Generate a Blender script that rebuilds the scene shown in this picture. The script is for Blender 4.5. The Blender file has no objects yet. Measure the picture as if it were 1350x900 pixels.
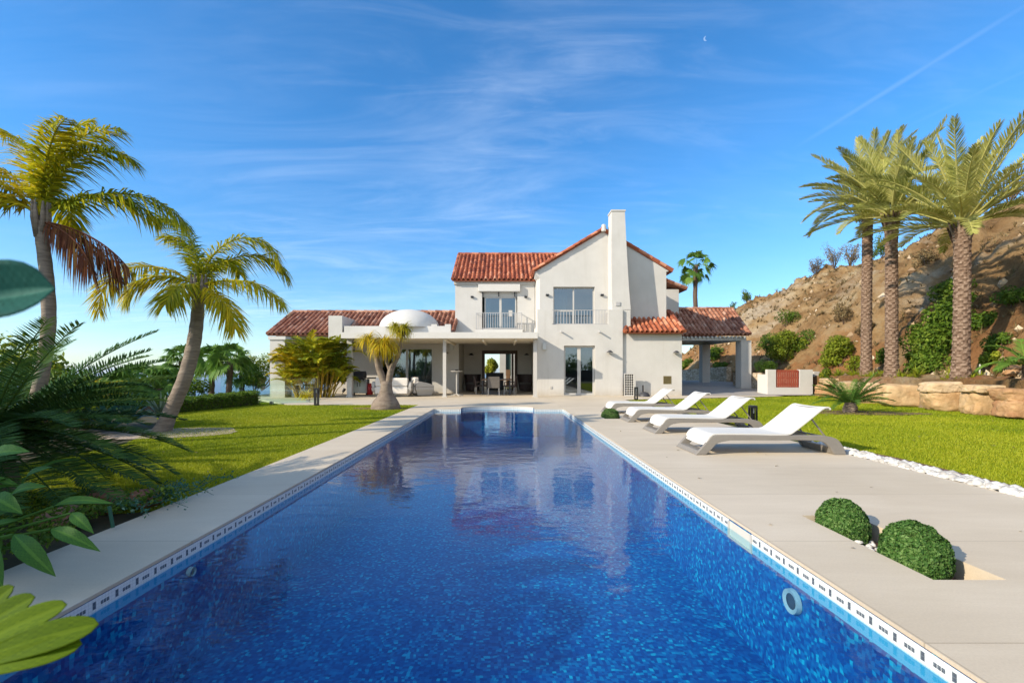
import bpy, math, random
import numpy as np
from math import radians as R, pi, sin, cos
from mathutils import Vector, Matrix

scene = bpy.context.scene
COL = scene.collection
rng = np.random.default_rng(7)
random.seed(7)

# ------------------------------------------------------------------ helpers
def W(px, py, Y):
    """photo pixel at depth Y -> world point (used to measure the place)"""
    return np.array([(px - 665.0) / 600.0 * Y, Y, 1.2 - (py - 488.0) / 600.0 * Y])
def WX(px, Y): return (px - 665.0) / 600.0 * Y
def WZ(py, Y): return 1.2 - (py - 488.0) / 600.0 * Y

class G:
    """geometry accumulator"""
    def __init__(s): s.V = []; s.C = []; s.n = 0
    def add(s, V, F, var=None):
        V = np.asarray(V, float).reshape(-1, 3); F = np.asarray(F, int)
        if F.ndim == 1: F = F[None]
        if var is None: var = np.full(len(F), .5)
        elif np.isscalar(var): var = np.full(len(F), float(var))
        s.V.append(V); s.C.append((F + s.n, np.asarray(var, float))); s.n += len(V)
        return s
    def box(s, x0, x1, y0, y1, z0, z1, M=None, var=None):
        V = np.array([[x, y, z] for x in (x0, x1) for y in (y0, y1) for z in (z0, z1)], float)
        if M is not None: V = V @ np.array(M.to_3x3()).T + np.array(M.translation)
        s.add(V, [[0, 1, 3, 2], [4, 6, 7, 5], [0, 4, 5, 1], [2, 3, 7, 6], [0, 2, 6, 4], [1, 5, 7, 3]], var); return s
    def prism_y(s, poly, y0, y1, var=None):
        """polygon given as (x,z), extruded along y"""
        n = len(poly); p = np.asarray(poly, float)
        a = sum(p[i][0] * p[(i + 1) % n][1] - p[(i + 1) % n][0] * p[i][1] for i in range(n))
        if a < 0: p = p[::-1]
        V = np.vstack([np.c_[p[:, 0], np.full(n, y0), p[:, 1]], np.c_[p[:, 0], np.full(n, y1), p[:, 1]]])
        s.add(V, [list(range(n))], var); k = s.n - 2 * n
        s.C.append((np.array([list(range(2 * n - 1, n - 1, -1))]) + k, np.array([.5])))
        s.C.append((np.array([[(i + 1) % n, i, n + i, n + (i + 1) % n] for i in range(n)]) + k, np.full(n, .5))); return s
    def prism_x(s, poly, x0, x1):
        """polygon given as (y,z), extruded along x"""
        g = G(); g.prism_y(poly, x0, x1)
        V = np.vstack(g.V)[:, [1, 0, 2]]
        for F, v in g.C: s.C.append((F[:, ::-1] + s.n, v))
        s.V.append(V); s.n += len(V); return s
    def prism_z(s, poly, z0, z1):
        g = G(); g.prism_y(poly, z0, z1)
        V = np.vstack(g.V)[:, [0, 2, 1]]
        for F, v in g.C: s.C.append((F[:, ::-1] + s.n, v))
        s.V.append(V); s.n += len(V); return s
    def tube(s, P, r, n=8, cap=True, var=None, mod=None):
        P = np.asarray(P, float); m = len(P)
        r = np.full(m, r) if np.isscalar(r) else np.asarray(r, float)
        T = np.gradient(P, axis=0); T /= np.linalg.norm(T, axis=1)[:, None] + 1e-9
        up = np.array([0, 0, 1.]) if abs(T[0][2]) < .9 else np.array([1., 0, 0])
        A = np.cross(T, up); A /= np.linalg.norm(A, axis=1)[:, None] + 1e-9
        B = np.cross(T, A)
        th = np.arange(n) * 2 * pi / n
        rr = r[:, None] * np.ones(n)
        if mod is not None: rr = rr * mod
        V = P[:, None] + rr[..., None] * (np.cos(th)[None, :, None] * A[:, None] + np.sin(th)[None, :, None] * B[:, None])
        i = np.arange(m - 1)[:, None]; j = np.arange(n)[None]; j2 = (j + 1) % n
        F = np.stack([i * n + j, i * n + j2, (i + 1) * n + j2, (i + 1) * n + j], -1).reshape(-1, 4)
        s.add(V.reshape(-1, 3), F, var)
        if cap:
            k = s.n - m * n
            s.C.append((np.array([list(range(n - 1, -1, -1))]) + k, np.array([.5])))
            s.C.append((np.array([list(range(n))]) + k + (m - 1) * n, np.array([.5])))
        return s
    def lathe(s, prof, c=(0, 0, 0), n=24, sx=1, sy=1, var=None):
        prof = np.asarray(prof, float); m = len(prof); th = np.arange(n) * 2 * pi / n
        V = np.stack([c[0] + sx * prof[:, 0][:, None] * np.cos(th), c[1] + sy * prof[:, 0][:, None] * np.sin(th),
                      c[2] + prof[:, 1][:, None] * np.ones(n)], -1)
        i = np.arange(m - 1)[:, None]; j = np.arange(n)[None]; j2 = (j + 1) % n
        F = np.stack([i * n + j, i * n + j2, (i + 1) * n + j2, (i + 1) * n + j], -1).reshape(-1, 4)
        s.add(V.reshape(-1, 3), F, var); return s
    def grid(s, V, var=None):
        """V (m,n,3)"""
        V = np.asarray(V, float); m, n = V.shape[:2]
        i = np.arange(m - 1)[:, None]; j = np.arange(n - 1)[None]
        F = np.stack([i * n + j, i * n + j + 1, (i + 1) * n + j + 1, (i + 1) * n + j], -1).reshape(-1, 4)
        s.add(V.reshape(-1, 3), F, var); return s
    def arrays(s):
        return np.vstack(s.V), s.C

ROOT = {}
def origin_of(o):
    while o is not None:
        if o.name in ROOT: return ROOT[o.name]
        o = o.parent
    return np.zeros(3)

def link(name, g, mat, parent=None, smooth=False, world=True, bevel=0, autosmooth=None):
    V, C = g.arrays()
    me = bpy.data.meshes.new(name)
    if world: V = V - origin_of(parent)
    loops = np.concatenate([F.ravel() for F, _ in C]).astype(np.int32)
    tot = np.concatenate([np.full(len(F), F.shape[1]) for F, _ in C])
    st = np.concatenate([[0], np.cumsum(tot)[:-1]]).astype(np.int32)
    me.vertices.add(len(V)); me.vertices.foreach_set('co', V.astype(np.float32).ravel())
    me.loops.add(len(loops)); me.loops.foreach_set('vertex_index', loops)
    me.polygons.add(len(tot)); me.polygons.foreach_set('loop_start', st)
    me.update(calc_edges=True)
    a = me.attributes.new('var', 'FLOAT', 'FACE')
    a.data.foreach_set('value', np.concatenate([v for _, v in C]).astype(np.float32))
    me.polygons.foreach_set('use_smooth', np.full(len(tot), bool(smooth)))
    if mat is not None: me.materials.append(mat)
    o = bpy.data.objects.new(name, me); COL.objects.link(o)
    if parent is not None: o.parent = parent
    if bevel:
        b = o.modifiers.new('bevel', 'BEVEL'); b.width = bevel; b.segments = 2; b.limit_method = 'ANGLE'; b.angle_limit = R(40)
    if autosmooth:
        me.polygons.foreach_set('use_smooth', np.ones(len(tot), bool))
        me.set_sharp_from_angle(angle=R(autosmooth))
    return o

def tag(o, label=None, cat=None, group=None, kind=None):
    if label: o['label'] = label
    if cat: o['category'] = cat
    if group: o['group'] = group
    if kind: o['kind'] = kind
    return o

def thing(name, label, cat, loc=(0, 0, 0), rz=0, group=None):
    o = bpy.data.objects.new(name, None); COL.objects.link(o)
    o.empty_display_size = .2
    o.location = loc; o.rotation_euler = (0, 0, rz)
    ROOT[o.name] = np.array(loc, float)
    return tag(o, label, cat, group)

def copy_thing(root, loc, rz, label):
    r = root.copy(); COL.objects.link(r); r.location = loc; r.rotation_euler = (0, 0, rz); r['label'] = label
    for ch in list(root.children):
        c = ch.copy(); COL.objects.link(c); c.parent = r
        for g in list(ch.children):
            d = g.copy(); COL.objects.link(d); d.parent = c
    return r

# value noise ------------------------------------------------------
def vnoise(x, y, seed=0):
    xi = np.floor(x).astype(np.int64); yi = np.floor(y).astype(np.int64)
    fx = x - xi; fy = y - yi
    fx = fx * fx * (3 - 2 * fx); fy = fy * fy * (3 - 2 * fy)
    def h(a, b):
        v = (a * 374761393 + b * 668265263 + seed * 1442695041) & 0xffffffff
        v = ((v ^ (v >> 13)) * 1274126177) & 0xffffffff
        return ((v ^ (v >> 16)) & 0xffff) / 65535.0
    return (h(xi, yi) * (1 - fx) + h(xi + 1, yi) * fx) * (1 - fy) + (h(xi, yi + 1) * (1 - fx) + h(xi + 1, yi + 1) * fx) * fy
def fbm(x, y, o=4, seed=0):
    s = 0; a = .5
    for k in range(o):
        s = s + a * vnoise(x * 2 ** k, y * 2 ** k, seed + k); a *= .5
    return s

# ------------------------------------------------------------------ materials
def nodes(m):
    m.use_nodes = True; nt = m.node_tree; nt.nodes.clear()
    out = nt.nodes.new('ShaderNodeOutputMaterial')
    def N(t, **kw):
        n = nt.nodes.new('ShaderNode' + t)
        for k, v in kw.items(): setattr(n, k, v)
        return n
    return nt, N, nt.links.new, out
def c4(c): return (c[0], c[1], c[2], 1)

def ramp(N, stops):
    r = N('ValToRGB'); el = r.color_ramp.elements
    while len(el) < len(stops): el.new(.5)
    for e, (p, c) in zip(el, stops): e.position = p; e.color = c4(c)
    return r

def pmat(name, c1, c2=None, scale=5, rough=.7, bump=0, bscale=40, detail=6, metallic=0, spec=.4, stretch=(1, 1, 1), bdist=.02, lo=.35, hi=.65, coat=0):
    m = bpy.data.materials.new(name); nt, N, L, out = nodes(m)
    b = N('BsdfPrincipled'); L(b.outputs[0], out.inputs[0])
    b.inputs['Roughness'].default_value = rough; b.inputs['Metallic'].default_value = metallic
    b.inputs['Specular IOR Level'].default_value = spec; b.inputs['Coat Weight'].default_value = coat
    b.inputs['Base Color'].default_value = c4(c1)
    tc = N('TexCoord'); mp = N('Mapping'); mp.inputs['Scale'].default_value = stretch
    L(tc.outputs['Object'], mp.inputs[0])
    if c2 is not None:
        n = N('TexNoise'); n.inputs['Scale'].default_value = scale; n.inputs['Detail'].default_value = detail
        n.inputs['Roughness'].default_value = .65
        L(mp.outputs[0], n.inputs['Vector'])
        r = ramp(N, [(lo, c1), (hi, c2)]); L(n.outputs[0], r.inputs[0]); L(r.outputs[0], b.inputs['Base Color'])
    if bump:
        n2 = N('TexNoise'); n2.inputs['Scale'].default_value = bscale; n2.inputs['Detail'].default_value = 5
        L(mp.outputs[0], n2.inputs['Vector'])
        bp = N('Bump'); bp.inputs['Strength'].default_value = bump; bp.inputs['Distance'].default_value = bdist
        L(n2.outputs[0], bp.inputs['Height']); L(bp.outputs[0], b.inputs['Normal'])
    return m

def varmat(name, stops, rough=.5, trans=0, spec=.4, bump=0, bscale=60, noise=None):
    """colour by the per-face 'var' attribute (leaf to leaf, tile to tile differences)"""
    m = bpy.data.materials.new(name); nt, N, L, out = nodes(m)
    at = N('Attribute'); at.attribute_name = 'var'
    r = ramp(N, stops)
    src = at.outputs['Fac']
    tc = N('TexCoord')
    if noise:
        n = N('TexNoise'); n.inputs['Scale'].default_value = noise[0]; L(tc.outputs['Object'], n.inputs['Vector']); n.inputs['Detail'].default_value = 4
        ma = N('Math', operation='MULTIPLY_ADD'); L(n.outputs[0], ma.inputs[0]); ma.inputs[1].default_value = noise[1]; ma.inputs[2].default_value = -noise[1] / 2
        ad = N('Math', operation='ADD'); L(src, ad.inputs[0]); L(ma.outputs[0], ad.inputs[1]); src = ad.outputs[0]
    L(src, r.inputs[0])
    b = N('BsdfPrincipled'); b.inputs['Roughness'].default_value = rough; b.inputs['Specular IOR Level'].default_value = spec
    L(r.outputs[0], b.inputs['Base Color'])
    if bump:
        n2 = N('TexNoise'); n2.inputs['Scale'].default_value = bscale; L(tc.outputs['Object'], n2.inputs['Vector']); n2.inputs['Detail'].default_value = 5
        bp = N('Bump'); bp.inputs['Strength'].default_value = bump; bp.inputs['Distance'].default_value = .02
        L(n2.outputs[0], bp.inputs['Height']); L(bp.outputs[0], b.inputs['Normal'])
    if trans:
        t = N('BsdfTranslucent'); L(r.outputs[0], t.inputs[0])
        mx = N('MixShader'); mx.inputs[0].default_value = trans; L(b.outputs[0], mx.inputs[1]); L(t.outputs[0], mx.inputs[2]); L(mx.outputs[0], out.inputs[0])
    else: L(b.outputs[0], out.inputs[0])
    return m

M = {}
M['plaster'] = None
M['plaster2'] = pmat('plaster_trim', (.60, .58, .535), (.57, .55, .505), scale=4, rough=.8, bump=.05, bscale=60, spec=.2)
M['ceil'] = pmat('soffit_paint', (.72, .66, .54), (.68, .62, .50), scale=3, rough=.8)
M['tile'] = varmat('roof_tile', [(0, (.17, .045, .022)), (.35, (.34, .095, .042)), (.7, (.47, .155, .07)), (1, (.56, .27, .16))], rough=.75, bump=.3, noise=(9, .5))
M['tile_old'] = varmat('weathered_roof_tile', [(0, (.12, .048, .03)), (.35, (.26, .10, .055)), (.7, (.38, .18, .11)), (1, (.50, .32, .23))], rough=.8, bump=.3, noise=(7, .7))
M['frame_white'] = pmat('white_lacquer', (.50, .48, .44), rough=.35)
M['frame_alu'] = pmat('grey_window_frame', (.52, .54, .53), rough=.4)
M['frame_brown'] = pmat('brown_wood_frame', (.13, .08, .045), (.09, .052, .03), scale=8, rough=.5, stretch=(1, 1, .1))
M['iron'] = pmat('grey_iron', (.42, .41, .40), rough=.45)
M['black'] = pmat('black_metal', (.02, .021, .023), rough=.4)
M['dark'] = pmat('charcoal_plastic', (.035, .036, .04), (.05, .05, .055), scale=20, rough=.5)
M['steel'] = pmat('brushed_steel', (.5, .5, .5), rough=.3, metallic=.9)
M['stucco_lifted'] = pmat('porch_plaster_lifted', (.68, .62, .52), (.72, .66, .56), scale=1.5, rough=.85, bump=.2, spec=.15)  # same wall plaster, colour brightened to lift the shade in the porch
M['room'] = pmat('room_paint', (.42, .39, .36), rough=.9)
M['curtain'] = pmat('curtain_cloth', (.34, .35, .34), (.24, .25, .25), scale=6, rough=.9, stretch=(6, 6, .2))
def glassmat(name, tint, refl):
    m = bpy.data.materials.new(name); nt, N, L, out = nodes(m)
    tr = N('BsdfTransparent'); tr.inputs[0].default_value = c4(tint)
    gl = N('BsdfGlossy'); gl.inputs['Roughness'].default_value = .02; gl.inputs['Color'].default_value = (.85, .95, 1, 1)
    tc = N('TexCoord'); n = N('TexNoise'); n.inputs['Scale'].default_value = .8; L(tc.outputs['Object'], n.inputs['Vector'])
    bp = N('Bump'); bp.inputs['Strength'].default_value = .05; bp.inputs['Distance'].default_value = .03; L(n.outputs[0], bp.inputs['Height']); L(bp.outputs[0], gl.inputs['Normal'])
    mx = N('MixShader'); mx.inputs[0].default_value = refl
    L(tr.outputs[0], mx.inputs[1]); L(gl.outputs[0], mx.inputs[2]); L(mx.outputs[0], out.inputs[0])
    return m
M['glass'] = glassmat('window_glass', (.26, .40, .46), .20)
M['rail_glass'] = glassmat('balustrade_glass', (.90, .985, .95), .06)
M['fabric_white'] = pmat('white_sling_mesh', (.66, .64, .59), (.62, .60, .55), scale=200, rough=.8, bump=.1, bscale=300)
M['taupe'] = pmat('taupe_resin', (.24, .22, .19), (.215, .195, .17), scale=6, rough=.45)
M['sofa_shell'] = pmat('grey_sofa_shell', (.40, .38, .35), rough=.6)
M['cushion'] = pmat('cream_cushion', (.66, .61, .55), (.60, .56, .50), scale=8, rough=.9, bump=.2, bscale=120)
M['wicker'] = pmat('brown_wicker', (.055, .035, .03), (.09, .06, .05), scale=60, rough=.6, bump=.5, bscale=90)
M['wicker_grey'] = pmat('grey_wicker', (.16, .145, .13), (.10, .09, .08), scale=60, rough=.7, bump=.4, bscale=90)
M['wood'] = pmat('table_wood', (.26, .15, .08), (.18, .10, .05), scale=4, rough=.5, stretch=(.4, 6, 6))
M['red'] = pmat('red_enamel', (.50, .03, .025), rough=.35)
M['rust_slat'] = pmat('rust_red_slat', (.36, .075, .04), (.28, .055, .03), scale=6, rough=.6)
M['palm_trunk'] = pmat('palm_trunk_grey', (.30, .245, .19), (.17, .135, .105), scale=5, rough=.9, bump=.5, bscale=14, stretch=(1, 1, 5))
M['date_trunk'] = varmat('date_palm_bark', [(0, (.07, .042, .028)), (.5, (.17, .11, .075)), (1, (.30, .215, .155))], rough=.95, spec=.1, bump=.7, bscale=18, noise=(12, .6))
M['elephant'] = pmat('smooth_grey_bark', (.26, .205, .155), (.15, .11, .08), scale=4, rough=.9, bump=.5, bscale=14, stretch=(1, 1, 3))
M['bark'] = pmat('brown_bark', (.15, .10, .065), (.08, .05, .035), scale=10, rough=.95, bump=.6, bscale=25)
def leafm(name, a, b, c, trans=.35, rough=.45, noise=(1.2, .25)): return varmat(name, [(.0, a), (.5, b), (1, c)], rough=max(rough, .5), trans=trans, spec=.15, noise=noise)
M['queen'] = leafm('queen_palm_leaf', (.11, .17, .008), (.42, .42, .014), (.80, .60, .025))
M['queen_dead'] = leafm('dry_palm_leaf', (.11, .035, .02), (.20, .075, .035), (.35, .19, .05))
M['date'] = leafm('date_palm_leaf', (.16, .18, .035), (.40, .40, .10), (.66, .60, .22), rough=.4)
M['fan'] = leafm('fan_palm_leaf', (.05, .12, .02), (.11, .22, .032), (.24, .35, .055))
M['cycad'] = leafm('cycad_leaf', (.028, .068, .02), (.055, .125, .026), (.17, .25, .035), trans=.25, rough=.4)
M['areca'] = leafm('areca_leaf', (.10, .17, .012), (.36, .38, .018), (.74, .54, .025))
M['areca_cane'] = leafm('areca_cane', (.25, .16, .02), (.42, .27, .03), (.50, .36, .06), trans=0)
M['pony'] = leafm('ponytail_leaf', (.20, .24, .02), (.50, .42, .02), (.78, .48, .02))
M['bushy'] = leafm('bush_leaf', (.035, .08, .010), (.11, .19, .018), (.27, .34, .045))
M['bushyel'] = leafm('yellow_green_leaf', (.08, .12, .012), (.21, .27, .02), (.42, .42, .04))
M['box'] = leafm('boxwood_leaf', (.02, .06, .010), (.065, .15, .028), (.18, .28, .08), trans=.2, rough=.4, noise=(6, .2))
M['dry'] = leafm('dry_scrub', (.10, .065, .03), (.20, .14, .06), (.27, .22, .11), trans=.2)
M['grass'] = varmat('grass_blade', [(0, (.12, .19, .006)), (.5, (.28, .335, .010)), (1, (.42, .42, .025))], rough=.55, trans=.35, spec=.25)
M['agave'] = leafm('agave_leaf', (.05, .09, .06), (.12, .18, .11), (.26, .32, .20), trans=.1)
M['bop'] = leafm('broad_leaf', (.035, .10, .018), (.06, .15, .022), (.11, .23, .03), trans=.25, rough=.55)
M['teal'] = leafm('teal_leaf', (.010, .075, .055), (.016, .11, .085), (.05, .19, .14), trans=.25, rough=.5)
M['paddle'] = leafm('paddle_leaf', (.06, .115, .002), (.09, .16, .002), (.13, .21, .003), trans=.4, rough=.7)
M['aloe'] = leafm('blue_green_leaf', (.035, .12, .085), (.05, .15, .10), (.22, .33, .20), trans=.25, rough=.35)
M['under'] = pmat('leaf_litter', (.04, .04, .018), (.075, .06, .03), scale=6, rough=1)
M['soil'] = pmat('brown_soil', (.13, .065, .04), (.19, .11, .07), scale=8, rough=1, bump=.8, bscale=25)
M['pinkgravel'] = pmat('pale_gravel_bed', (.36, .28, .21), (.48, .39, .31), scale=30, rough=1, bump=.8, bscale=60)
M['pebble'] = varmat('white_pebble', [(0, (.36, .33, .29)), (.4, (.54, .52, .47)), (1, (.66, .63, .58))], rough=.7, bump=.2)
M['boulder'] = pmat('ochre_boulder', (.40, .235, .10), (.56, .39, .21), scale=1.6, rough=.9, bump=.9, bscale=5, detail=10, bdist=.06)
M['boulder2'] = pmat('rusty_boulder', (.32, .165, .075), (.50, .31, .15), scale=2, rough=.9, bump=.9, bscale=5, detail=10, bdist=.06)
M['boulder3'] = pmat('sandy_boulder', (.43, .29, .15), (.58, .43, .26), scale=2, rough=.9, bump=.9, bscale=6, detail=10, bdist=.06)
M['redrock'] = pmat('red_brown_rock', (.19, .085, .055), (.30, .16, .11), scale=5, rough=.9, bump=.9, bscale=9)
M['stonewall'] = None

def coord_mat(name, build, **kw):
    m = bpy.data.materials.new(name); nt, N, L, out = nodes(m); build(nt, N, L, out); return m

# wall render : trowel patches, faint rain streaks, fine grain
def _plaster(nt, N, L, out):
    b = N('BsdfPrincipled'); L(b.outputs[0], out.inputs[0]); b.inputs['Roughness'].default_value = .9; b.inputs['Specular IOR Level'].default_value = .1
    tc = N('TexCoord')
    def nz(s, d, st=(1, 1, 1)):
        mp = N('Mapping'); mp.inputs['Scale'].default_value = st; L(tc.outputs['Object'], mp.inputs[0])
        n = N('TexNoise'); n.inputs['Scale'].default_value = s; n.inputs['Detail'].default_value = d; n.inputs['Roughness'].default_value = .65; L(mp.outputs[0], n.inputs['Vector']); return n.outputs[0]
    r = ramp(N, [(.35, (.525, .505, .465)), (.65, (.585, .565, .525))]); L(nz(.8, 7), r.inputs[0])
    st = ramp(N, [(.26, (.93, .925, .91)), (.44, (1, 1, 1))]); L(nz(1.0, 6, (5, 5, .25)), st.inputs[0])
    m = N('Mix', data_type='RGBA', blend_type='MULTIPLY'); m.inputs[0].default_value = 1; L(r.outputs[0], m.inputs[6]); L(st.outputs[0], m.inputs[7])
    # splash grime close to the ground
    sp = N('SeparateXYZ'); L(tc.outputs['Object'], sp.inputs[0]); g = N('MapRange'); g.inputs[1].default_value = .35; g.inputs[2].default_value = .02; L(sp.outputs[2], g.inputs[0])
    gm = N('Math', operation='MULTIPLY'); L(g.outputs[0], gm.inputs[0]); L(nz(4, 6), gm.inputs[1])
    m2 = N('Mix', data_type='RGBA'); L(gm.outputs[0], m2.inputs[0]); L(m.outputs[2], m2.inputs[6]); m2.inputs[7].default_value = (.42, .36, .27, 1)
    L(m2.outputs[2], b.inputs['Base Color'])
    bp = N('Bump'); bp.inputs['Strength'].default_value = .25; bp.inputs['Distance'].default_value = .012; L(nz(9, 8), bp.inputs['Height']); L(bp.outputs[0], b.inputs['Normal'])
M['plaster'] = coord_mat('wall_render', _plaster)

# deck: large porcelain slabs, faint joints, streaky stone
def _deck(nt, N, L, out):
    b = N('BsdfPrincipled'); L(b.outputs[0], out.inputs[0]); b.inputs['Roughness'].default_value = .62; b.inputs['Specular IOR Level'].default_value = .3
    tc = N('TexCoord'); mp = N('Mapping'); mp.inputs['Scale'].default_value = (.5, 2.2, 1); L(tc.outputs['Object'], mp.inputs[0])
    n = N('TexNoise'); n.inputs['Scale'].default_value = 1.6; n.inputs['Detail'].default_value = 9; n.inputs['Roughness'].default_value = .7; n.inputs['Distortion'].default_value = .6; L(mp.outputs[0], n.inputs['Vector'])
    r = ramp(N, [(.3, (.60, .505, .375)), (.5, (.635, .538, .402)), (.7, (.675, .578, .437))]); L(n.outputs[0], r.inputs[0])
    n3 = N('TexNoise'); n3.inputs['Scale'].default_value = 90; L(tc.outputs['Object'], n3.inputs['Vector'])
    r3 = ramp(N, [(.3, (.92, .92, .92)), (.7, (1.0, 1.0, 1.0))]); L(n3.outputs[0], r3.inputs[0])
    m1 = N('Mix', data_type='RGBA', blend_type='MULTIPLY'); m1.inputs[0].default_value = 1; L(r.outputs[0], m1.inputs[6]); L(r3.outputs[0], m1.inputs[7])
    br = N('TexBrick'); br.inputs['Scale'].default_value = 1; br.inputs['Brick Width'].default_value = 4.0; br.inputs['Row Height'].default_value = 1.2
    br.inputs['Mortar Size'].default_value = .004; br.inputs['Mortar Smooth'].default_value = .0; br.offset = .0
    br.inputs['Color1'].default_value = (1, 1, 1, 1); br.inputs['Color2'].default_value = (.94, .935, .92, 1); br.inputs['Mortar'].default_value = (.72, .70, .67, 1)
    mp2 = N('Mapping'); mp2.inputs['Location'].default_value = (-1.86, .395, 0); L(tc.outputs['Object'], mp2.inputs[0]); L(mp2.outputs[0], br.inputs['Vector'])
    m2 = N('Mix', data_type='RGBA', blend_type='MULTIPLY'); m2.inputs[0].default_value = 1; L(m1.outputs[2], m2.inputs[6]); L(br.outputs[0], m2.inputs[7])
    # scattered stains
    n4 = N('TexNoise'); n4.inputs['Scale'].default_value = .7; n4.inputs['Detail'].default_value = 5; L(tc.outputs['Object'], n4.inputs['Vector'])
    r4 = ramp(N, [(.35, (.93, .92, .90)), (.6, (1, 1, 1))]); L(n4.outputs[0], r4.inputs[0])
    m3 = N('Mix', data_type='RGBA', blend_type='MULTIPLY'); m3.inputs[0].default_value = 1; L(m2.outputs[2], m3.inputs[6]); L(r4.outputs[0], m3.inputs[7])
    L(m3.outputs[2], b.inputs['Base Color'])
    bp = N('Bump'); bp.inputs['Strength'].default_value = .08; bp.inputs['Distance'].default_value = .01; L(n3.outputs[0], bp.inputs['Height']); L(bp.outputs[0], b.inputs['Normal'])
M['deck'] = coord_mat('porcelain_paving', _deck)

# pool mosaic: small squares, each its own blue
def _mosaic(nt, N, L, out):
    b = N('BsdfPrincipled'); L(b.outputs[0], out.inputs[0]); b.inputs['Roughness'].default_value = .35
    tc = N('TexCoord')
    # tile pattern itself is warped to imitate refraction through ripples
    nz = N('TexNoise'); nz.inputs['Scale'].default_value = 7; nz.inputs['Detail'].default_value = 3; L(tc.outputs['Object'], nz.inputs['Vector'])
    vm = N('VectorMath', operation='SUBTRACT'); L(nz.outputs['Color'], vm.inputs[0]); vm.inputs[1].default_value = (.5, .5, .5)
    vs = N('VectorMath', operation='SCALE'); L(vm.outputs[0], vs.inputs[0]); vs.inputs['Scale'].default_value = .07
    va = N('VectorMath', operation='ADD'); L(tc.outputs['Object'], va.inputs[0]); L(vs.outputs[0], va.inputs[1])
    sc = N('VectorMath', operation='SCALE'); sc.inputs['Scale'].default_value = 1 / .024; L(va.outputs[0], sc.inputs[0])
    fl = N('VectorMath', operation='FLOOR'); L(sc.outputs[0], fl.inputs[0])
    wn = N('TexWhiteNoise'); wn.noise_dimensions = '3D'; L(fl.outputs[0], wn.inputs['Vector'])
    r = ramp(N, [(0, (.0006, .034, .20)), (.5, (.0008, .068, .265)), (.82, (.001, .125, .34)), (.95, (.002, .23, .43)), (1, (.008, .37, .52))]); L(wn.outputs[0], r.inputs[0])
    L(r.outputs[0], b.inputs['Base Color'])
M['mosaic'] = coord_mat('pool_mosaic', _mosaic)

# waterline frieze : period .1425 m along the wall; V block (1 x 2 tiles) and H block (3 x 1 tiles)
def _band(axis):
    def f(nt, N, L, out):
        b = N('BsdfPrincipled'); L(b.outputs[0], out.inputs[0]); b.inputs['Roughness'].default_value = .25
        tc = N('TexCoord'); sp = N('SeparateXYZ'); L(tc.outputs['Object'], sp.inputs[0])
        def mth(op, a, bb=None, cc=None):
            m = N('Math', operation=op)
            for i, v in enumerate((a, bb, cc)):
                if v is None: continue
                if isinstance(v, (int, float)): m.inputs[i].default_value = v
                else: L(v, m.inputs[i])
            return m.outputs[0]
        u = mth('FRACT', mth('MULTIPLY', sp.outputs[axis], 1 / .1425))
        z = mth('MULTIPLY', sp.outputs[2], -1)          # metres below the coping
        def between(v, a, c): return mth('MULTIPLY', mth('GREATER_THAN', v, a), mth('LESS_THAN', v, c))
        vb = mth('MULTIPLY', between(u, .03, .175), between(z, .040, .080))
        # the three small tiles, separated by joints
        u3 = mth('FRACT', mth('MULTIPLY', mth('SUBTRACT', u, .36), 1 / .13))
        hb = mth('MULTIPLY', mth('MULTIPLY', between(u, .36, .75), mth('GREATER_THAN', u3, .12)), between(z, .052, .072))
        dark = mth('MAXIMUM', vb, hb)
        # joints of the 2 cm tiles
        ju = mth('LESS_THAN', mth('FRACT', mth('MULTIPLY', sp.outputs[axis], 1 / .02036)), .09)
        jz = mth('LESS_THAN', mth('FRACT', mth('MULTIPLY', sp.outputs[2], 1 / .02)), .09)
        j = mth('MAXIMUM', ju, jz)
        mx = N('Mix', data_type='RGBA'); L(dark, mx.inputs[0]); mx.inputs[6].default_value = (.74, .77, .73, 1); mx.inputs[7].default_value = (.09, .105, .12, 1)
        m2 = N('Mix', data_type='RGBA'); L(mth('MULTIPLY', j, .55), m2.inputs[0]); L(mx.outputs[2], m2.inputs[6]); m2.inputs[7].default_value = (.30, .36, .36, 1)
        # below the frieze the tiles turn aqua, then blue
        a1 = mth('GREATER_THAN', z, .099)
        m3 = N('Mix', data_type='RGBA'); L(a1, m3.inputs[0]); L(m2.outputs[2], m3.inputs[6]); m3.inputs[7].default_value = (.05, .36, .55, 1)
        L(m3.outputs[2], b.inputs['Base Color'])
    return f
M['bandY'] = coord_mat('tile_frieze_long', _band(1))
M['bandX'] = coord_mat('tile_frieze_short', _band(0))

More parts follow.
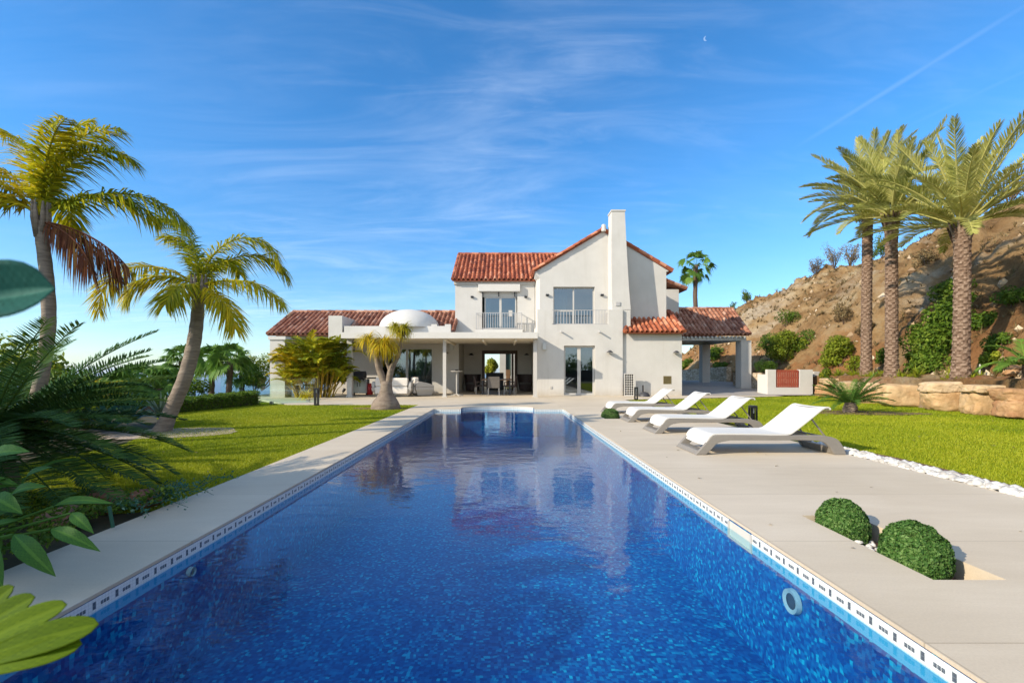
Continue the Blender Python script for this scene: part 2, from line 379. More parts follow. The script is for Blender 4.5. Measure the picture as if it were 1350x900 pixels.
def _water(nt, N, L, out):
    tr = N('BsdfTransparent'); tr.inputs[0].default_value = (.70, .91, .98, 1)
    gl = N('BsdfGlossy'); gl.inputs['Roughness'].default_value = .0; gl.inputs['Color'].default_value = (1, 1, 1, 1)
    fr = N('Fresnel'); ge = N('NewGeometry'); ir = N('MapRange'); ir.inputs[3].default_value = 1.33; ir.inputs[4].default_value = 1 / 1.33; L(ge.outputs['Backfacing'], ir.inputs[0]); L(ir.outputs[0], fr.inputs['IOR'])
    tc = N('TexCoord')
    def nz(scale, st, detail):
        mp = N('Mapping'); mp.inputs['Scale'].default_value = st; mp.inputs['Rotation'].default_value = (0, 0, .35); L(tc.outputs['Object'], mp.inputs[0])
        n = N('TexNoise'); n.inputs['Scale'].default_value = scale; n.inputs['Detail'].default_value = detail; n.inputs['Distortion'].default_value = .4; L(mp.outputs[0], n.inputs['Vector']); return n.outputs[0]
    a = nz(3.2, (1, 1.5, 1), 2); c = nz(11, (1, 1.7, 1), 3)
    # calmer patches and livelier patches
    big = nz(.5, (1, 1, 1), 1)
    mr = N('MapRange'); mr.inputs[1].default_value = .35; mr.inputs[2].default_value = .65; mr.inputs[3].default_value = .5; mr.inputs[4].default_value = 1.1; L(big, mr.inputs[0])
    m = N('Math', operation='MULTIPLY_ADD'); L(c, m.inputs[0]); m.inputs[1].default_value = .30; L(a, m.inputs[2])
    mm = N('Math', operation='MULTIPLY'); L(m.outputs[0], mm.inputs[0]); L(mr.outputs[0], mm.inputs[1])
    bp = N('Bump'); bp.inputs['Strength'].default_value = 1; bp.inputs['Distance'].default_value = .0045; L(mm.outputs[0], bp.inputs['Height'])
    L(bp.outputs[0], gl.inputs['Normal']); L(bp.outputs[0], fr.inputs['Normal'])
    mx = N('MixShader'); L(fr.outputs[0], mx.inputs[0]); L(tr.outputs[0], mx.inputs[1]); L(gl.outputs[0], mx.inputs[2]); L(mx.outputs[0], out.inputs[0])
M['water'] = coord_mat('pool_water', _water)

def _lawn(nt, N, L, out):
    b = N('BsdfPrincipled'); L(b.outputs[0], out.inputs[0]); b.inputs['Roughness'].default_value = .9; b.inputs['Specular IOR Level'].default_value = .1
    tc = N('TexCoord')
    n = N('TexNoise'); n.inputs['Scale'].default_value = .6; n.inputs['Detail'].default_value = 8; n.inputs['Roughness'].default_value = .7; L(tc.outputs['Object'], n.inputs['Vector'])
    r = ramp(N, [(.3, (.13, .19, .006)), (.55, (.25, .30, .010)), (.75, (.32, .34, .015))]); L(n.outputs[0], r.inputs[0])
    n2 = N('TexNoise'); n2.inputs['Scale'].default_value = 45; n2.inputs['Detail'].default_value = 4; L(tc.outputs['Object'], n2.inputs['Vector'])
    r2 = ramp(N, [(.3, (.55, .6, .5)), (.65, (1.15, 1.1, 1.1))]); L(n2.outputs[0], r2.inputs[0])
    m = N('Mix', data_type='RGBA', blend_type='MULTIPLY'); m.inputs[0].default_value = 1; L(r.outputs[0], m.inputs[6]); L(r2.outputs[0], m.inputs[7])
    L(m.outputs[2], b.inputs['Base Color'])
    bp = N('Bump'); bp.inputs['Strength'].default_value = .8; bp.inputs['Distance'].default_value = .03; L(n2.outputs[0], bp.inputs['Height']); L(bp.outputs[0], b.inputs['Normal'])
M['lawn'] = coord_mat('lawn_turf', _lawn)

def _ground(nt, N, L, out):
    b = N('BsdfPrincipled'); L(b.outputs[0], out.inputs[0]); b.inputs['Roughness'].default_value = 1; b.inputs['Specular IOR Level'].default_value = .05
    tc = N('TexCoord'); n = N('TexNoise'); n.inputs['Scale'].default_value = .02; n.inputs['Detail'].default_value = 12; n.inputs['Roughness'].default_value = .75; L(tc.outputs['Object'], n.inputs['Vector'])
    r = ramp(N, [(.3, (.045, .065, .02)), (.5, (.10, .10, .045)), (.62, (.20, .16, .09)), (.7, (.07, .085, .03))]); L(n.outputs[0], r.inputs[0]); L(r.outputs[0], b.inputs['Base Color'])
M['ground'] = coord_mat('dry_ground', _ground)

def _hill(nt, N, L, out):
    b = N('BsdfPrincipled'); L(b.outputs[0], out.inputs[0]); b.inputs['Roughness'].default_value = 1; b.inputs['Specular IOR Level'].default_value = .05
    tc = N('TexCoord')
    def nz(s, d, st=(1, 1, 1), rough=.65, rot=(0, 0, 0)):
        mp = N('Mapping'); mp.inputs['Scale'].default_value = st; mp.inputs['Rotation'].default_value = rot; L(tc.outputs['Object'], mp.inputs[0])
        n = N('TexNoise'); n.inputs['Scale'].default_value = s; n.inputs['Detail'].default_value = d; n.inputs['Roughness'].default_value = rough; L(mp.outputs[0], n.inputs['Vector']); return n.outputs[0]
    a = nz(.35, 10, (1, 1, 1), .7)
    r = ramp(N, [(.30, (.13, .075, .035)), (.42, (.30, .18, .08)), (.54, (.44, .285, .135)), (.68, (.54, .42, .25))]); L(a, r.inputs[0])
    # bare orange earth low down
    sp = N('SeparateXYZ'); L(tc.outputs['Object'], sp.inputs[0])
    lowm = N('MapRange'); lowm.inputs[1].default_value = 4.2; lowm.inputs[2].default_value = 1.6; lowm.inputs[3].default_value = 0; lowm.inputs[4].default_value = .8; L(sp.outputs[2], lowm.inputs[0])
    e = nz(.6, 6); em = N('MapRange'); em.inputs[1].default_value = .42; em.inputs[2].default_value = .55; L(e, em.inputs[0])
    mu = N('Math', operation='MULTIPLY'); L(lowm.outputs[0], mu.inputs[0]); L(em.outputs[0], mu.inputs[1])
    m1 = N('Mix', data_type='RGBA'); L(mu.outputs[0], m1.inputs[0]); L(r.outputs[0], m1.inputs[6]); m1.inputs[7].default_value = (.42, .19, .075, 1)
    # pale rock patches
    k = nz(.16, 9, (1, .6, 1.4), .7); km = N('MapRange'); km.inputs[1].default_value = .54; km.inputs[2].default_value = .64; L(k, km.inputs[0])
    k2 = nz(3, 6); km2 = N('Math', operation='MULTIPLY'); L(km.outputs[0], km2.inputs[0]); L(k2, km2.inputs[1])
    m2 = N('Mix', data_type='RGBA'); L(km2.outputs[0], m2.inputs[0]); L(m1.outputs[2], m2.inputs[6]); m2.inputs[7].default_value = (.66, .58, .44, 1)
    L(m2.outputs[2], b.inputs['Base Color'])
    f = nz(6, 10, rough=.75)
    bp = N('Bump'); bp.inputs['Strength'].default_value = 1; bp.inputs['Distance'].default_value = .34; L(f, bp.inputs['Height']); L(bp.outputs[0], b.inputs['Normal'])
M['hill'] = coord_mat('dry_hillside', _hill)

def _stonewall(nt, N, L, out):
    b = N('BsdfPrincipled'); L(b.outputs[0], out.inputs[0]); b.inputs['Roughness'].default_value = .9
    tc = N('TexCoord'); v = N('TexVoronoi'); v.feature = 'F1'; v.inputs['Scale'].default_value = 5; v2 = N('TexVoronoi'); v2.feature = 'DISTANCE_TO_EDGE'; v2.inputs['Scale'].default_value = 5
    mp = N('Mapping'); mp.inputs['Scale'].default_value = (1, 1, 1.7); L(tc.outputs['Object'], mp.inputs[0]); L(mp.outputs[0], v.inputs['Vector']); L(mp.outputs[0], v2.inputs['Vector'])
    r = ramp(N, [(.1, (.36, .27, .17)), (.5, (.50, .40, .28)), (.9, (.60, .50, .37))]); L(v.outputs['Color'], r.inputs[0])
    e = ramp(N, [(.02, (.45, .42, .38)), (.08, (1, 1, 1))]); L(v2.outputs['Distance'], e.inputs[0])
    m = N('Mix', data_type='RGBA', blend_type='MULTIPLY'); m.inputs[0].default_value = 1; L(r.outputs[0], m.inputs[6]); L(e.outputs[0], m.inputs[7]); L(m.outputs[2], b.inputs['Base Color'])
    bp = N('Bump'); bp.inputs['Strength'].default_value = .8; bp.inputs['Distance'].default_value = .04; L(v2.outputs['Distance'], bp.inputs['Height']); L(bp.outputs[0], b.inputs['Normal'])
M['stonewall'] = coord_mat('rubble_stone', _stonewall)
M['drive'] = pmat('driveway_concrete', (.30, .27, .24), (.36, .33, .30), scale=2, rough=.9, bump=.3, bscale=60)

def _sea(nt, N, L, out):
    b = N('BsdfPrincipled'); L(b.outputs[0], out.inputs[0]); b.inputs['Roughness'].default_value = .35; b.inputs['Base Color'].default_value = (.03, .09, .16, 1)
M['sea'] = coord_mat('sea_water', _sea)
SUN, SKY_STR, SKY_SAT, CLOUD, EXPO = 3.9, .127, 1.1, (7.0, 7.6, 8.2), .72; SKY_TINT = (.62, .94, 1.18); SKY_LOW = (.70, .83, .94); SKY_FILL = .75; HAZE = 8e-5
# ------------------------------------------------------------------ setting
PX0, PX1, PY0, PY1 = -2.2, 1.85, 1.05, 14.3        # pool
AX0, AX1 = -1.37, .93                               # rounded step alcove at the far end
arc = [(AX0 + (AX1 - AX0) / 2 - 1.15 * cos(t), 14.72 + .55 * sin(t)) for t in np.linspace(0, pi, 25)]
pool_poly = [(PX0, PY0), (PX1, PY0), (PX1, PY1), (AX1, PY1)] + arc[::-1] + [(AX0, PY1), (PX0, PY1)]

def cells(g, xs, ys, inside, z0, z1, shallow=None):
    xs = sorted(set(xs)); ys = sorted(set(ys)); nx, ny = len(xs) - 1, len(ys) - 1
    on = np.array([[inside((xs[i] + xs[i + 1]) / 2, (ys[j] + ys[j + 1]) / 2) for j in range(ny)] for i in range(nx)])
    for i in range(nx):
        for j in range(ny):
            if not on[i, j]: continue
            a, b, c, d = xs[i], xs[i + 1], ys[j], ys[j + 1]
            g.add([[a, c, z1], [b, c, z1], [b, d, z1], [a, d, z1]], [[0, 1, 2, 3]])
            for di, dj, p, q in ((-1, 0, (a, d), (a, c)), (1, 0, (b, c), (b, d)), (0, -1, (a, c), (b, c)), (0, 1, (b, d), (a, d))):
                ii, jj = i + di, j + dj
                if not (0 <= ii < nx and 0 <= jj < ny and on[ii, jj]):
                    zz = z0
                    if shallow and 0 <= ii < nx and 0 <= jj < ny and shallow((xs[ii] + xs[ii + 1]) / 2, (ys[jj] + ys[jj + 1]) / 2): zz = -.022
                    g.add([[p[0], p[1], zz], [q[0], q[1], zz], [q[0], q[1], z1], [p[0], p[1], z1]], [[0, 1, 2, 3]])
    return g

pits = [(2.46, 2.88, 2.61, 3.77), (2.50, 2.92, 11.3, 12.0)]
def in_deck(x, y):
    if PX0 < x < PX1 and PY0 < y < PY1: return False
    if any(a < x < b and c < y < d for a, b, c, d in pits): return False
    if y > PY1: return (AX0 > x or x > AX1) and x < 4.9
    return -3.0 < x < 4.9
g = G()
cells(g, [-3, PX0, AX0, AX1, PX1, 4.9] + [p for q in pits for p in q[:2]], [-3, PY0, PY1, 16.0] + [p for q in pits for p in q[2:]], in_deck, -.2, 0, lambda x, y: PX0 < x < PX1 and y < 15.3 and not any(a < x < b and c < y < d for a, b, c, d in pits))
g.prism_z([(AX0, 16.0)] + [(AX0, PY1)] + arc + [(AX1, PY1), (AX1, 16.0)], -.022, 0)
g.add([[-7.6, 16, 0], [4.9, 16, 0], [4.9, 18.5, 0], [13, 21.2, 0], [13, 21.9, 0], [8.3, 21.9, 0], [8.3, 28, 0], [-12, 28, 0], [-12, 21, 0]], [[0, 1, 2, 3, 4, 5, 6, 7, 8]])
g.add([[-12, 21, -.2], [-7.6, 16, -.2], [-7.6, 16, 0], [-12, 21, 0], [-3, 16, -.2], [-3, 16, 0], [4.9, 18.5, 0], [4.9, 18.5, -.2], [13, 21.2, 0], [13, 21.2, -.2]], [[0, 1, 2, 3], [1, 4, 5, 2], [7, 9, 8, 6]][:2] and [[0, 1, 2, 3], [1, 4, 5, 2]])
tag(link('pool_deck', g, M['deck'], None), kind='structure')

# pool : walls + floor, frieze, water
pool = thing('swimming_pool', 'long rectangular blue mosaic pool with a patterned waterline and rounded far step', 'pool', (0, 8, 0))
def loopwall(g, poly, z0, z1, inset=0):
    n = len(poly)
    for i in range(n):
        (a, b), (c, d) = poly[i], poly[(i + 1) % n]
        g.add([[a, b, z0], [a, b, z1], [c, d, z1], [c, d, z0]], [[0, 1, 2, 3]])
ZF = -.88
g = G(); loopwall(g, pool_poly, ZF, -.02)
g.add([[x, y, ZF] for x, y in pool_poly], [list(range(len(pool_poly)))])
link('basin', g, M['mosaic'], pool)
g = G(); g.prism_z([(AX0 + .003, PY1 - .1), (AX1 - .003, PY1 - .1)] + [(x * .997, y - .004) for x, y in arc[::-1]], ZF, -.42)
link('step', g, M['mosaic'], pool)
e = .004; zb0, zb1 = -.16, -.022
g = G(); g.add([[PX0 + e, PY0, zb0], [PX0 + e, PY1, zb0], [PX0 + e, PY1, zb1], [PX0 + e, PY0, zb1]], [[0, 1, 2, 3]]); link('tile_band', g, M['bandY'], pool, world=False).location = -ROOT[pool.name]
g = G()
for a, b in ((PY0, 3.40), (3.74, PY1)):
    g = G(); g.add([[PX1 - e, a, zb0], [PX1 - e, a, zb1], [PX1 - e, b, zb1], [PX1 - e, b, zb0]], [[0, 1, 2, 3]])
    link('tile_band', g, M['bandY'], pool, world=False).location = -ROOT[pool.name]
g = G()
for a, b in ((PX0, AX0), (AX1, PX1)):
    g = G(); g.add([[a, PY1 - e, zb0], [b, PY1 - e, zb0], [b, PY1 - e, zb1], [a, PY1 - e, zb1]], [[0, 1, 2, 3]]); link('tile_band', g, M['bandX'], pool, world=False).location = -ROOT[pool.name]
g = G()
loc = [(x * .997, y - .004) for x, y in arc]
for (a, b), (c, d) in zip(loc[:-1], loc[1:]): g.add([[a, b, zb0], [c, d, zb0], [c, d, zb1], [a, b, zb1]], [[0, 1, 2, 3]])
link('tile_band', g, M['bandX'], pool, world=False).location = -ROOT[pool.name]
# skimmer mouth in the right wall
g = G(); g.box(PX1 - .012, PX1 - .002, 3.39, 3.75, -.165, -.145); g.box(PX1 - .012, PX1 - .002, 3.39, 3.41, -.145, -.03); g.box(PX1 - .012, PX1 - .002, 3.73, 3.75, -.145, -.03)
sk = link('skimmer', g, M['frame_white'], pool); g = G(); g.add([[PX1 - .003, 3.41, -.145], [PX1 - .003, 3.41, -.03], [PX1 - .003, 3.73, -.03], [PX1 - .003, 3.73, -.145]], [[0, 1, 2, 3]]); link('opening', g, pmat('pale_skimmer_flap', (.58, .57, .50), rough=.5), sk)
M['ring'] = pmat('worn_lamp_ring', (.36, .42, .44), (.26, .34, .37), scale=20, rough=.5)
# underwater lamp (right wall) and return inlet (left wall)
def wall_disc(name, y, z, r, x, sgn, parent):
    g = G(); th = np.linspace(0, 2 * pi, 33)
    for r0, r1, d0, d1 in ((r, r * .95, 0, .03), (r * .95, r * .62, .03, .022)):
        V = np.stack([np.stack([np.full(33, x + sgn * d), y + q * np.cos(th), z + q * np.sin(th)], -1) for q, d in ((r0, d0), (r1, d1))])
        g.grid(V)
    o = link(name, g, M['ring'], parent, smooth=True); return o
lp = wall_disc('pool_lamp', 2.90, -.27, .078, PX1 - .004, -1, pool)
g = G(); th = np.linspace(0, 2 * pi, 33)[:-1]; g.add(np.stack([np.full(32, PX1 - .02), 2.90 + .05 * np.cos(th), -.27 + .05 * np.sin(th)], -1), [list(range(32))]); link('lens', g, M['dark'], lp)
wall_disc('inlet', 3.17, -.20, .032, PX0 + .005, 1, pool)

g = G(); g.add([[x, y, -.092] for x, y in pool_poly], [list(range(len(pool_poly)))])
tag(link('water', g, M['water']), kind='structure')

# planter pits
for a, b, c, d in pits:
    g = G(); g.add([[a, c, -.125], [b, c, -.125], [b, d, -.125], [a, d, -.125]], [[0, 1, 2, 3]])
    tag(link('planter_soil', g, M['soil']), kind='structure')

# ground sheet reaching the horizon
def ground_z(x, y):
    d = np.hypot(np.maximum(np.maximum(-11.5 - x, x - 70), 0), np.maximum(np.maximum(-14 - y, y - 80), 0))
    return -.065 - 82 * (1 - np.exp(-(d / 210) ** 1.35)) - 40 * np.clip(d / 7000, 0, 1) + np.minimum(d / 60, 1) * 5 * (fbm(x / 60, y / 60, 3) - .5)
def lines(fine, lim=9000):
    out = list(fine); s = 4.; v = max(fine)
    while v < lim: v += s; s *= 1.28; out.append(v)
    s = 4.; v = min(fine)
    while v > -lim: v -= s; s *= 1.28; out.append(v)
    return np.array(sorted(set(out)))
gx = lines(list(np.arange(-20, 16, 2.)) + [PX0 - .2, PX1 + .2, 2.42, 2.96]); gy = lines(list(np.arange(-12, 32, 2.)) + [PY0 - .3, 15.6, 2.57, 3.81, 11.26, 12.04])
X, Yg = np.meshgrid(gx, gy, indexing='ij'); Z = ground_z(X, Yg)
g = G(); V = np.stack([X, Yg, Z], -1); nx, ny = X.shape
i = np.arange(nx - 1)[:, None]; j = np.arange(ny - 1)[None]
F = np.stack([i * ny + j, (i + 1) * ny + j, (i + 1) * ny + j + 1, i * ny + j + 1], -1).reshape(-1, 4)
cx = ((X[:-1, :-1] + X[1:, 1:]) / 2).ravel(); cy = ((Yg[:-1, :-1] + Yg[1:, 1:]) / 2).ravel()
keep = ~((cx > PX0 - .2) & (cx < PX1 + .2) & (cy > PY0 - .3) & (cy < 15.6))
keep &= ~((cx > 2.42) & (cx < 2.96) & (((cy > 2.57) & (cy < 3.81)) | ((cy > 11.26) & (cy < 12.04))))
g.add(V.reshape(-1, 3), F[keep])
tag(link('ground', g, M['ground'], smooth=True), kind='structure')
th = np.linspace(0, 2 * pi, 97)
g = G(); g.grid(np.stack([np.stack([r * np.cos(th), r * np.sin(th), np.full(97, -92.)], -1) for r in (400, 3000, 9000, 19000)]))
tag(link('sea', g, M['sea']), kind='structure')

# lawns (turf sheet + counted as one mass of blades)
lawnL = [(-3.0, 4.0), (-3.0, 16.0), (-7.6, 16.0), (-9.0, 17.2), (-10.6, 16.4), (-9.6, 12.5), (-7.2, 9.6), (-6.3, 7.5), (-6.2, 5.0), (-4.4, 3.55)]
lawnR = [(5.34, 2.0), (5.34, 4.6), (5.44, 6.2), (5.34, 9), (5.0, 18.5), (13, 21.2), (14.9, 21.9), (15.4, 21.7), (14.2, 18.5), (13.75, 16.6), (13.6, 14), (13.35, 12.3), (12.7, 10.5), (12.45, 2)]
for nm, poly in (('lawn', lawnL), ('lawn', lawnR)):
    g = G(); g.add([[x, y, -.028] for x, y in poly], [list(range(len(poly)))]); tag(link(nm, g, M['lawn']), kind='structure')
def inpoly(x, y, poly):
    r = np.zeros(len(x), bool); n = len(poly)
    for i in range(n):
        (a, b), (c, d) = poly[i], poly[(i + 1) % n]
        if b == d: continue
        r ^= ((b > y) != (d > y)) & (x < (c - a) * (y - b) / (d - b) + a)
    return r
def blades(poly, n, h, seed):
    rg = np.random.default_rng(seed); P = np.array(poly); lo, hi = P.min(0), P.max(0)
    x = rg.uniform(lo[0], hi[0], n); y = rg.uniform(lo[1], hi[1], n)
    dist = np.hypot(x, y); k = inpoly(x, y, poly) & (rg.random(n) < np.clip((7.5 / dist) ** 1.6, 0, 1))
    x, y, dist = x[k], y[k], dist[k]; m = len(x)
    hh = h * rg.uniform(.5, 1.2, m); w = .003 + .0009 * dist; az = rg.uniform(0, 2 * pi, m); lean = rg.uniform(.1, .75, m) * hh; az2 = rg.uniform(0, 2 * pi, m)
    b = np.stack([x, y, np.full(m, -.03)], -1); s = np.stack([np.cos(az), np.sin(az), np.zeros(m)], -1) * (w / 2)[:, None]
    t = b + np.stack([np.cos(az2) * lean, np.sin(az2) * lean, hh], -1)
    V = np.stack([b - s, b + s, t], 1).reshape(-1, 3)
    v = np.clip(.02 + 1.0 * fbm(x * .55, y * .55, 5, 3) + rg.normal(0, .20, m) + (rg.random(m) < .04) * .5, 0, 1)
    return V, np.arange(3 * m).reshape(-1, 3), v
for poly, n, sd in ((lawnL, 700000, 1), (lawnR, 800000, 2)):
    g = G(); g.add(*blades(poly, n, .033, sd)); tag(link('grass', g, M['grass']), kind='stuff', label=None)

# white pebble edging and the bark strip behind it
def pebbles(n, seed, xf, y0, y1, w, r0=.028, r1=.05):
    rg = np.random.default_rng(seed); g = G()
    ico = [(0, 0, 1)] + [(cos(a) * .9, sin(a) * .9, .35) for a in np.arange(6) * pi / 3] + [(cos(a + .5), sin(a + .5), -.4) for a in np.arange(6) * pi / 3]
    ico = np.array(ico); F3 = [[0, 1 + i, 1 + (i + 1) % 6] for i in range(6)]
    F = F3 + [[1 + i, 7 + i, 1 + (i + 1) % 6] for i in range(6)] + [[1 + (i + 1) % 6, 7 + i, 7 + (i + 1) % 6] for i in range(6)]
    for _ in range(n):
        y = rg.uniform(y0, y1); x = xf(y) + rg.uniform(0, w); r = rg.uniform(r0, r1)
        a = rg.uniform(0, pi); V = ico * (1 + rg.normal(0, .09, ico.shape)) * [r * rg.uniform(1, 1.5), r, r * rg.uniform(.6, .85)]
        V = np.c_[V[:, 0] * cos(a) - V[:, 1] * sin(a), V[:, 0] * sin(a) + V[:, 1] * cos(a), V[:, 2]] + [x, y, .0 + rg.uniform(-.01, .03)]
        g.add(V, F, rg.random())
    return g
tag(link('pebbles', pebbles(900, 4, lambda y: 4.93 + max(0, (y - 5.2)) * .02, 3.0, 7.4, .20), M['pebble'], smooth=True), kind='stuff')
g = G(); g.add([[4.9, 2, -.02], [5.13, 2, -.02], [5.13, 7.4, -.02], [4.9, 7.4, -.02]], [[0, 1, 2, 3]]); g.add([[5.12, 2, -.012], [5.36, 2, -.012], [5.36, 4.6, -.012], [5.46, 6.3, -.012], [5.3, 7.4, -.012], [5.12, 7.4, -.012]], [[0, 1, 2, 3, 4, 5]])
tag(link('bark_strip', g, M['soil']), kind='structure')
tag(link('gravel', pebbles(70, 9, lambda y: 2.50, 2.95, 3.6, .36, .016, .03), M['pebble'], smooth=True), kind='stuff')
bpy.data.objects['gravel'].location.z = -.112

# garden bed on the left, gravel round the leaning palm, soil round the small cycad
def patch(name, cx, cy, rx, ry, z, mat, rot=0, seed=0, n=40):
    th = np.arange(n) * 2 * pi / n; r = 1 + .25 * (fbm(np.cos(th) * 2 + 5, np.sin(th) * 2 + 5, 3, seed) - .5) * 2
    x, y = rx * r * np.cos(th), ry * r * np.sin(th)
    g = G(); g.add(np.stack([cx + x * cos(rot) - y * sin(rot), cy + x * sin(rot) + y * cos(rot), np.full(n, z)], -1), [list(range(n))])
    return tag(link(name, g, mat), kind='structure')
patch('gravel_bed', -6.5, 8.85, 1.35, .8, -.012, M['pinkgravel'], .2, 3)
patch('soil_bed', 10.1, 13.1, 1.75, .75, -.012, M['soil'], -.1, 5)
patch('soil_ring', -3.9, 14.5, 1.0, .42, -.012, M['soil'], -.2, 8)
g = G(); P = [(-3.0, -2), (-3.0, 4.05), (-4.4, 3.6), (-6.2, 5.05), (-6.3, 7.5), (-7.2, 9.6), (-9.6, 12.5), (-10.6, 16.4), (-16, 16.5), (-16, -2)]
g.add([[x, y, -.033] for x, y in P], [list(range(len(P)))]); tag(link('garden_bed', g, M['under']), kind='structure')

# driveway rising to the carport
g = G()
xs = np.linspace(8.3, 15.2, 10); ys = np.linspace(21.9, 40, 19)
X, Yg = np.meshgrid(xs, ys, indexing='ij'); g.grid(np.stack([X, Yg, .004 + np.clip((Yg - 21.9) * .055, 0, .45)], -1)[:, ::-1])
tag(link('driveway', g, M['drive']), kind='structure')

# ------------------------------------------------------------------ hill
wy = np.array([-12, 2, 10.5, 12.3, 14, 16.6, 18.5, 21.8, 24.2, 27, 33, 38, 45, 60, 80, 100, 130]); wx = np.array([12.5, 12.4, 12.75, 13.4, 13.65, 13.8, 14.3, 15.6, 15.0, 14.8, 15.4, 14.0, 15.0, 22.0, 34, 48, 70])
def wallx(y): return np.interp(y, wy, wx)
def hill_z(x, y):
    d = x - wallx(y)
    flat = np.interp(y, [8, 14, 20, 26, 40], [1.7, 1.6, 1.6, 1.4, .8])
    top = np.interp(y, [5, 22, 40, 55, 70, 100, 130], [10.6, 10.0, 9.6, 9.6, 9.3, 8.0, 3.0])
    base = .93 + .10 * np.clip(d, 0, 2)
    h = np.clip(d - flat, 0, None)
    slope = np.interp(y, [8, 22, 40, 60, 90], [1.25, 1.22, .86, .8, .7])
    z = h * slope
    z = top * np.tanh((z / top) ** 1.25) ** (1 / 1.25)
    # erosion gullies and lumps
    amp = np.clip(h / 2.5, 0, 1)
    lump2 = (np.abs(fbm(x * 1.9 + 7, y * 1.9, 4, 31) - .5) - .12) * np.clip(h, 0, 1.2) * .9
    nz = (fbm(y * .28 + 3, d * .12, 4, 11) - .5) * 2.6 + (fbm(x * .9, y * .9, 4, 5) - .5) * 1.3 + (np.abs(fbm(y * .55 + x * .1, d * .2, 3, 21) - .5) - .15) * 1.6
    lump = (fbm(x * 3, y * 3, 3, 8) - .5) * .25
    return base + z + amp * nz + lump + lump2
yy = np.concatenate([np.arange(-12, 7, .5), np.arange(7, 42, .16), np.arange(42, 80, .4), np.arange(80, 131, 1.5)])
dd = np.concatenate([[0.0], np.arange(.1, 14, .16), np.arange(14, 30, .6), np.arange(30, 90, 4)])
Yh = np.repeat(yy[:, None], len(dd), 1); Xh = wallx(Yh) + dd[None]
Zh = hill_z(Xh, Yh); far = np.clip((dd - 45) / 45, 0, 1)[None]; Zh = Zh * (1 - far) + far * -1
V = np.stack([Xh, Yh, Zh], -1); sk_ = V[:, :1].copy(); sk_[..., 2] = -.2
g = G(); g.grid(np.concatenate([sk_, V], 1))
tag(link('hill', g, M['hill'], smooth=True), kind='structure')
# ------------------------------------------------------------------ villa
def wall(g, x0, x1, y0, y1, z0, z1, holes):
    xs = sorted({x0, x1, *[h[0] for h in holes], *[h[1] for h in holes]}); zs = sorted({z0, z1, *[h[2] for h in holes], *[h[3] for h in holes]})
    xs = [x for x in xs if x0 <= x <= x1]; zs = [z for z in zs if z0 <= z <= z1]
    on = lambda i, j: 0 <= i < len(xs) - 1 and 0 <= j < len(zs) - 1 and not any(h[0] < (xs[i] + xs[i + 1]) / 2 < h[1] and h[2] < (zs[j] + zs[j + 1]) / 2 < h[3] for h in holes)
    for i in range(len(xs) - 1):
        for j in range(len(zs) - 1):
            if not on(i, j): continue
            a, b, c, d = xs[i], xs[i + 1], zs[j], zs[j + 1]
            g.add([[a, y0, c], [b, y0, c], [b, y0, d], [a, y0, d], [a, y1, c], [b, y1, c], [b, y1, d], [a, y1, d]],
                  [[0, 1, 2, 3], [5, 4, 7, 6]] + ([] if on(i - 1, j) else [[4, 0, 3, 7]]) + ([] if on(i + 1, j) else [[1, 5, 6, 2]]) + ([] if on(i, j - 1) else [[4, 5, 1, 0]]) + ([] if on(i, j + 1) else [[3, 2, 6, 7]]))

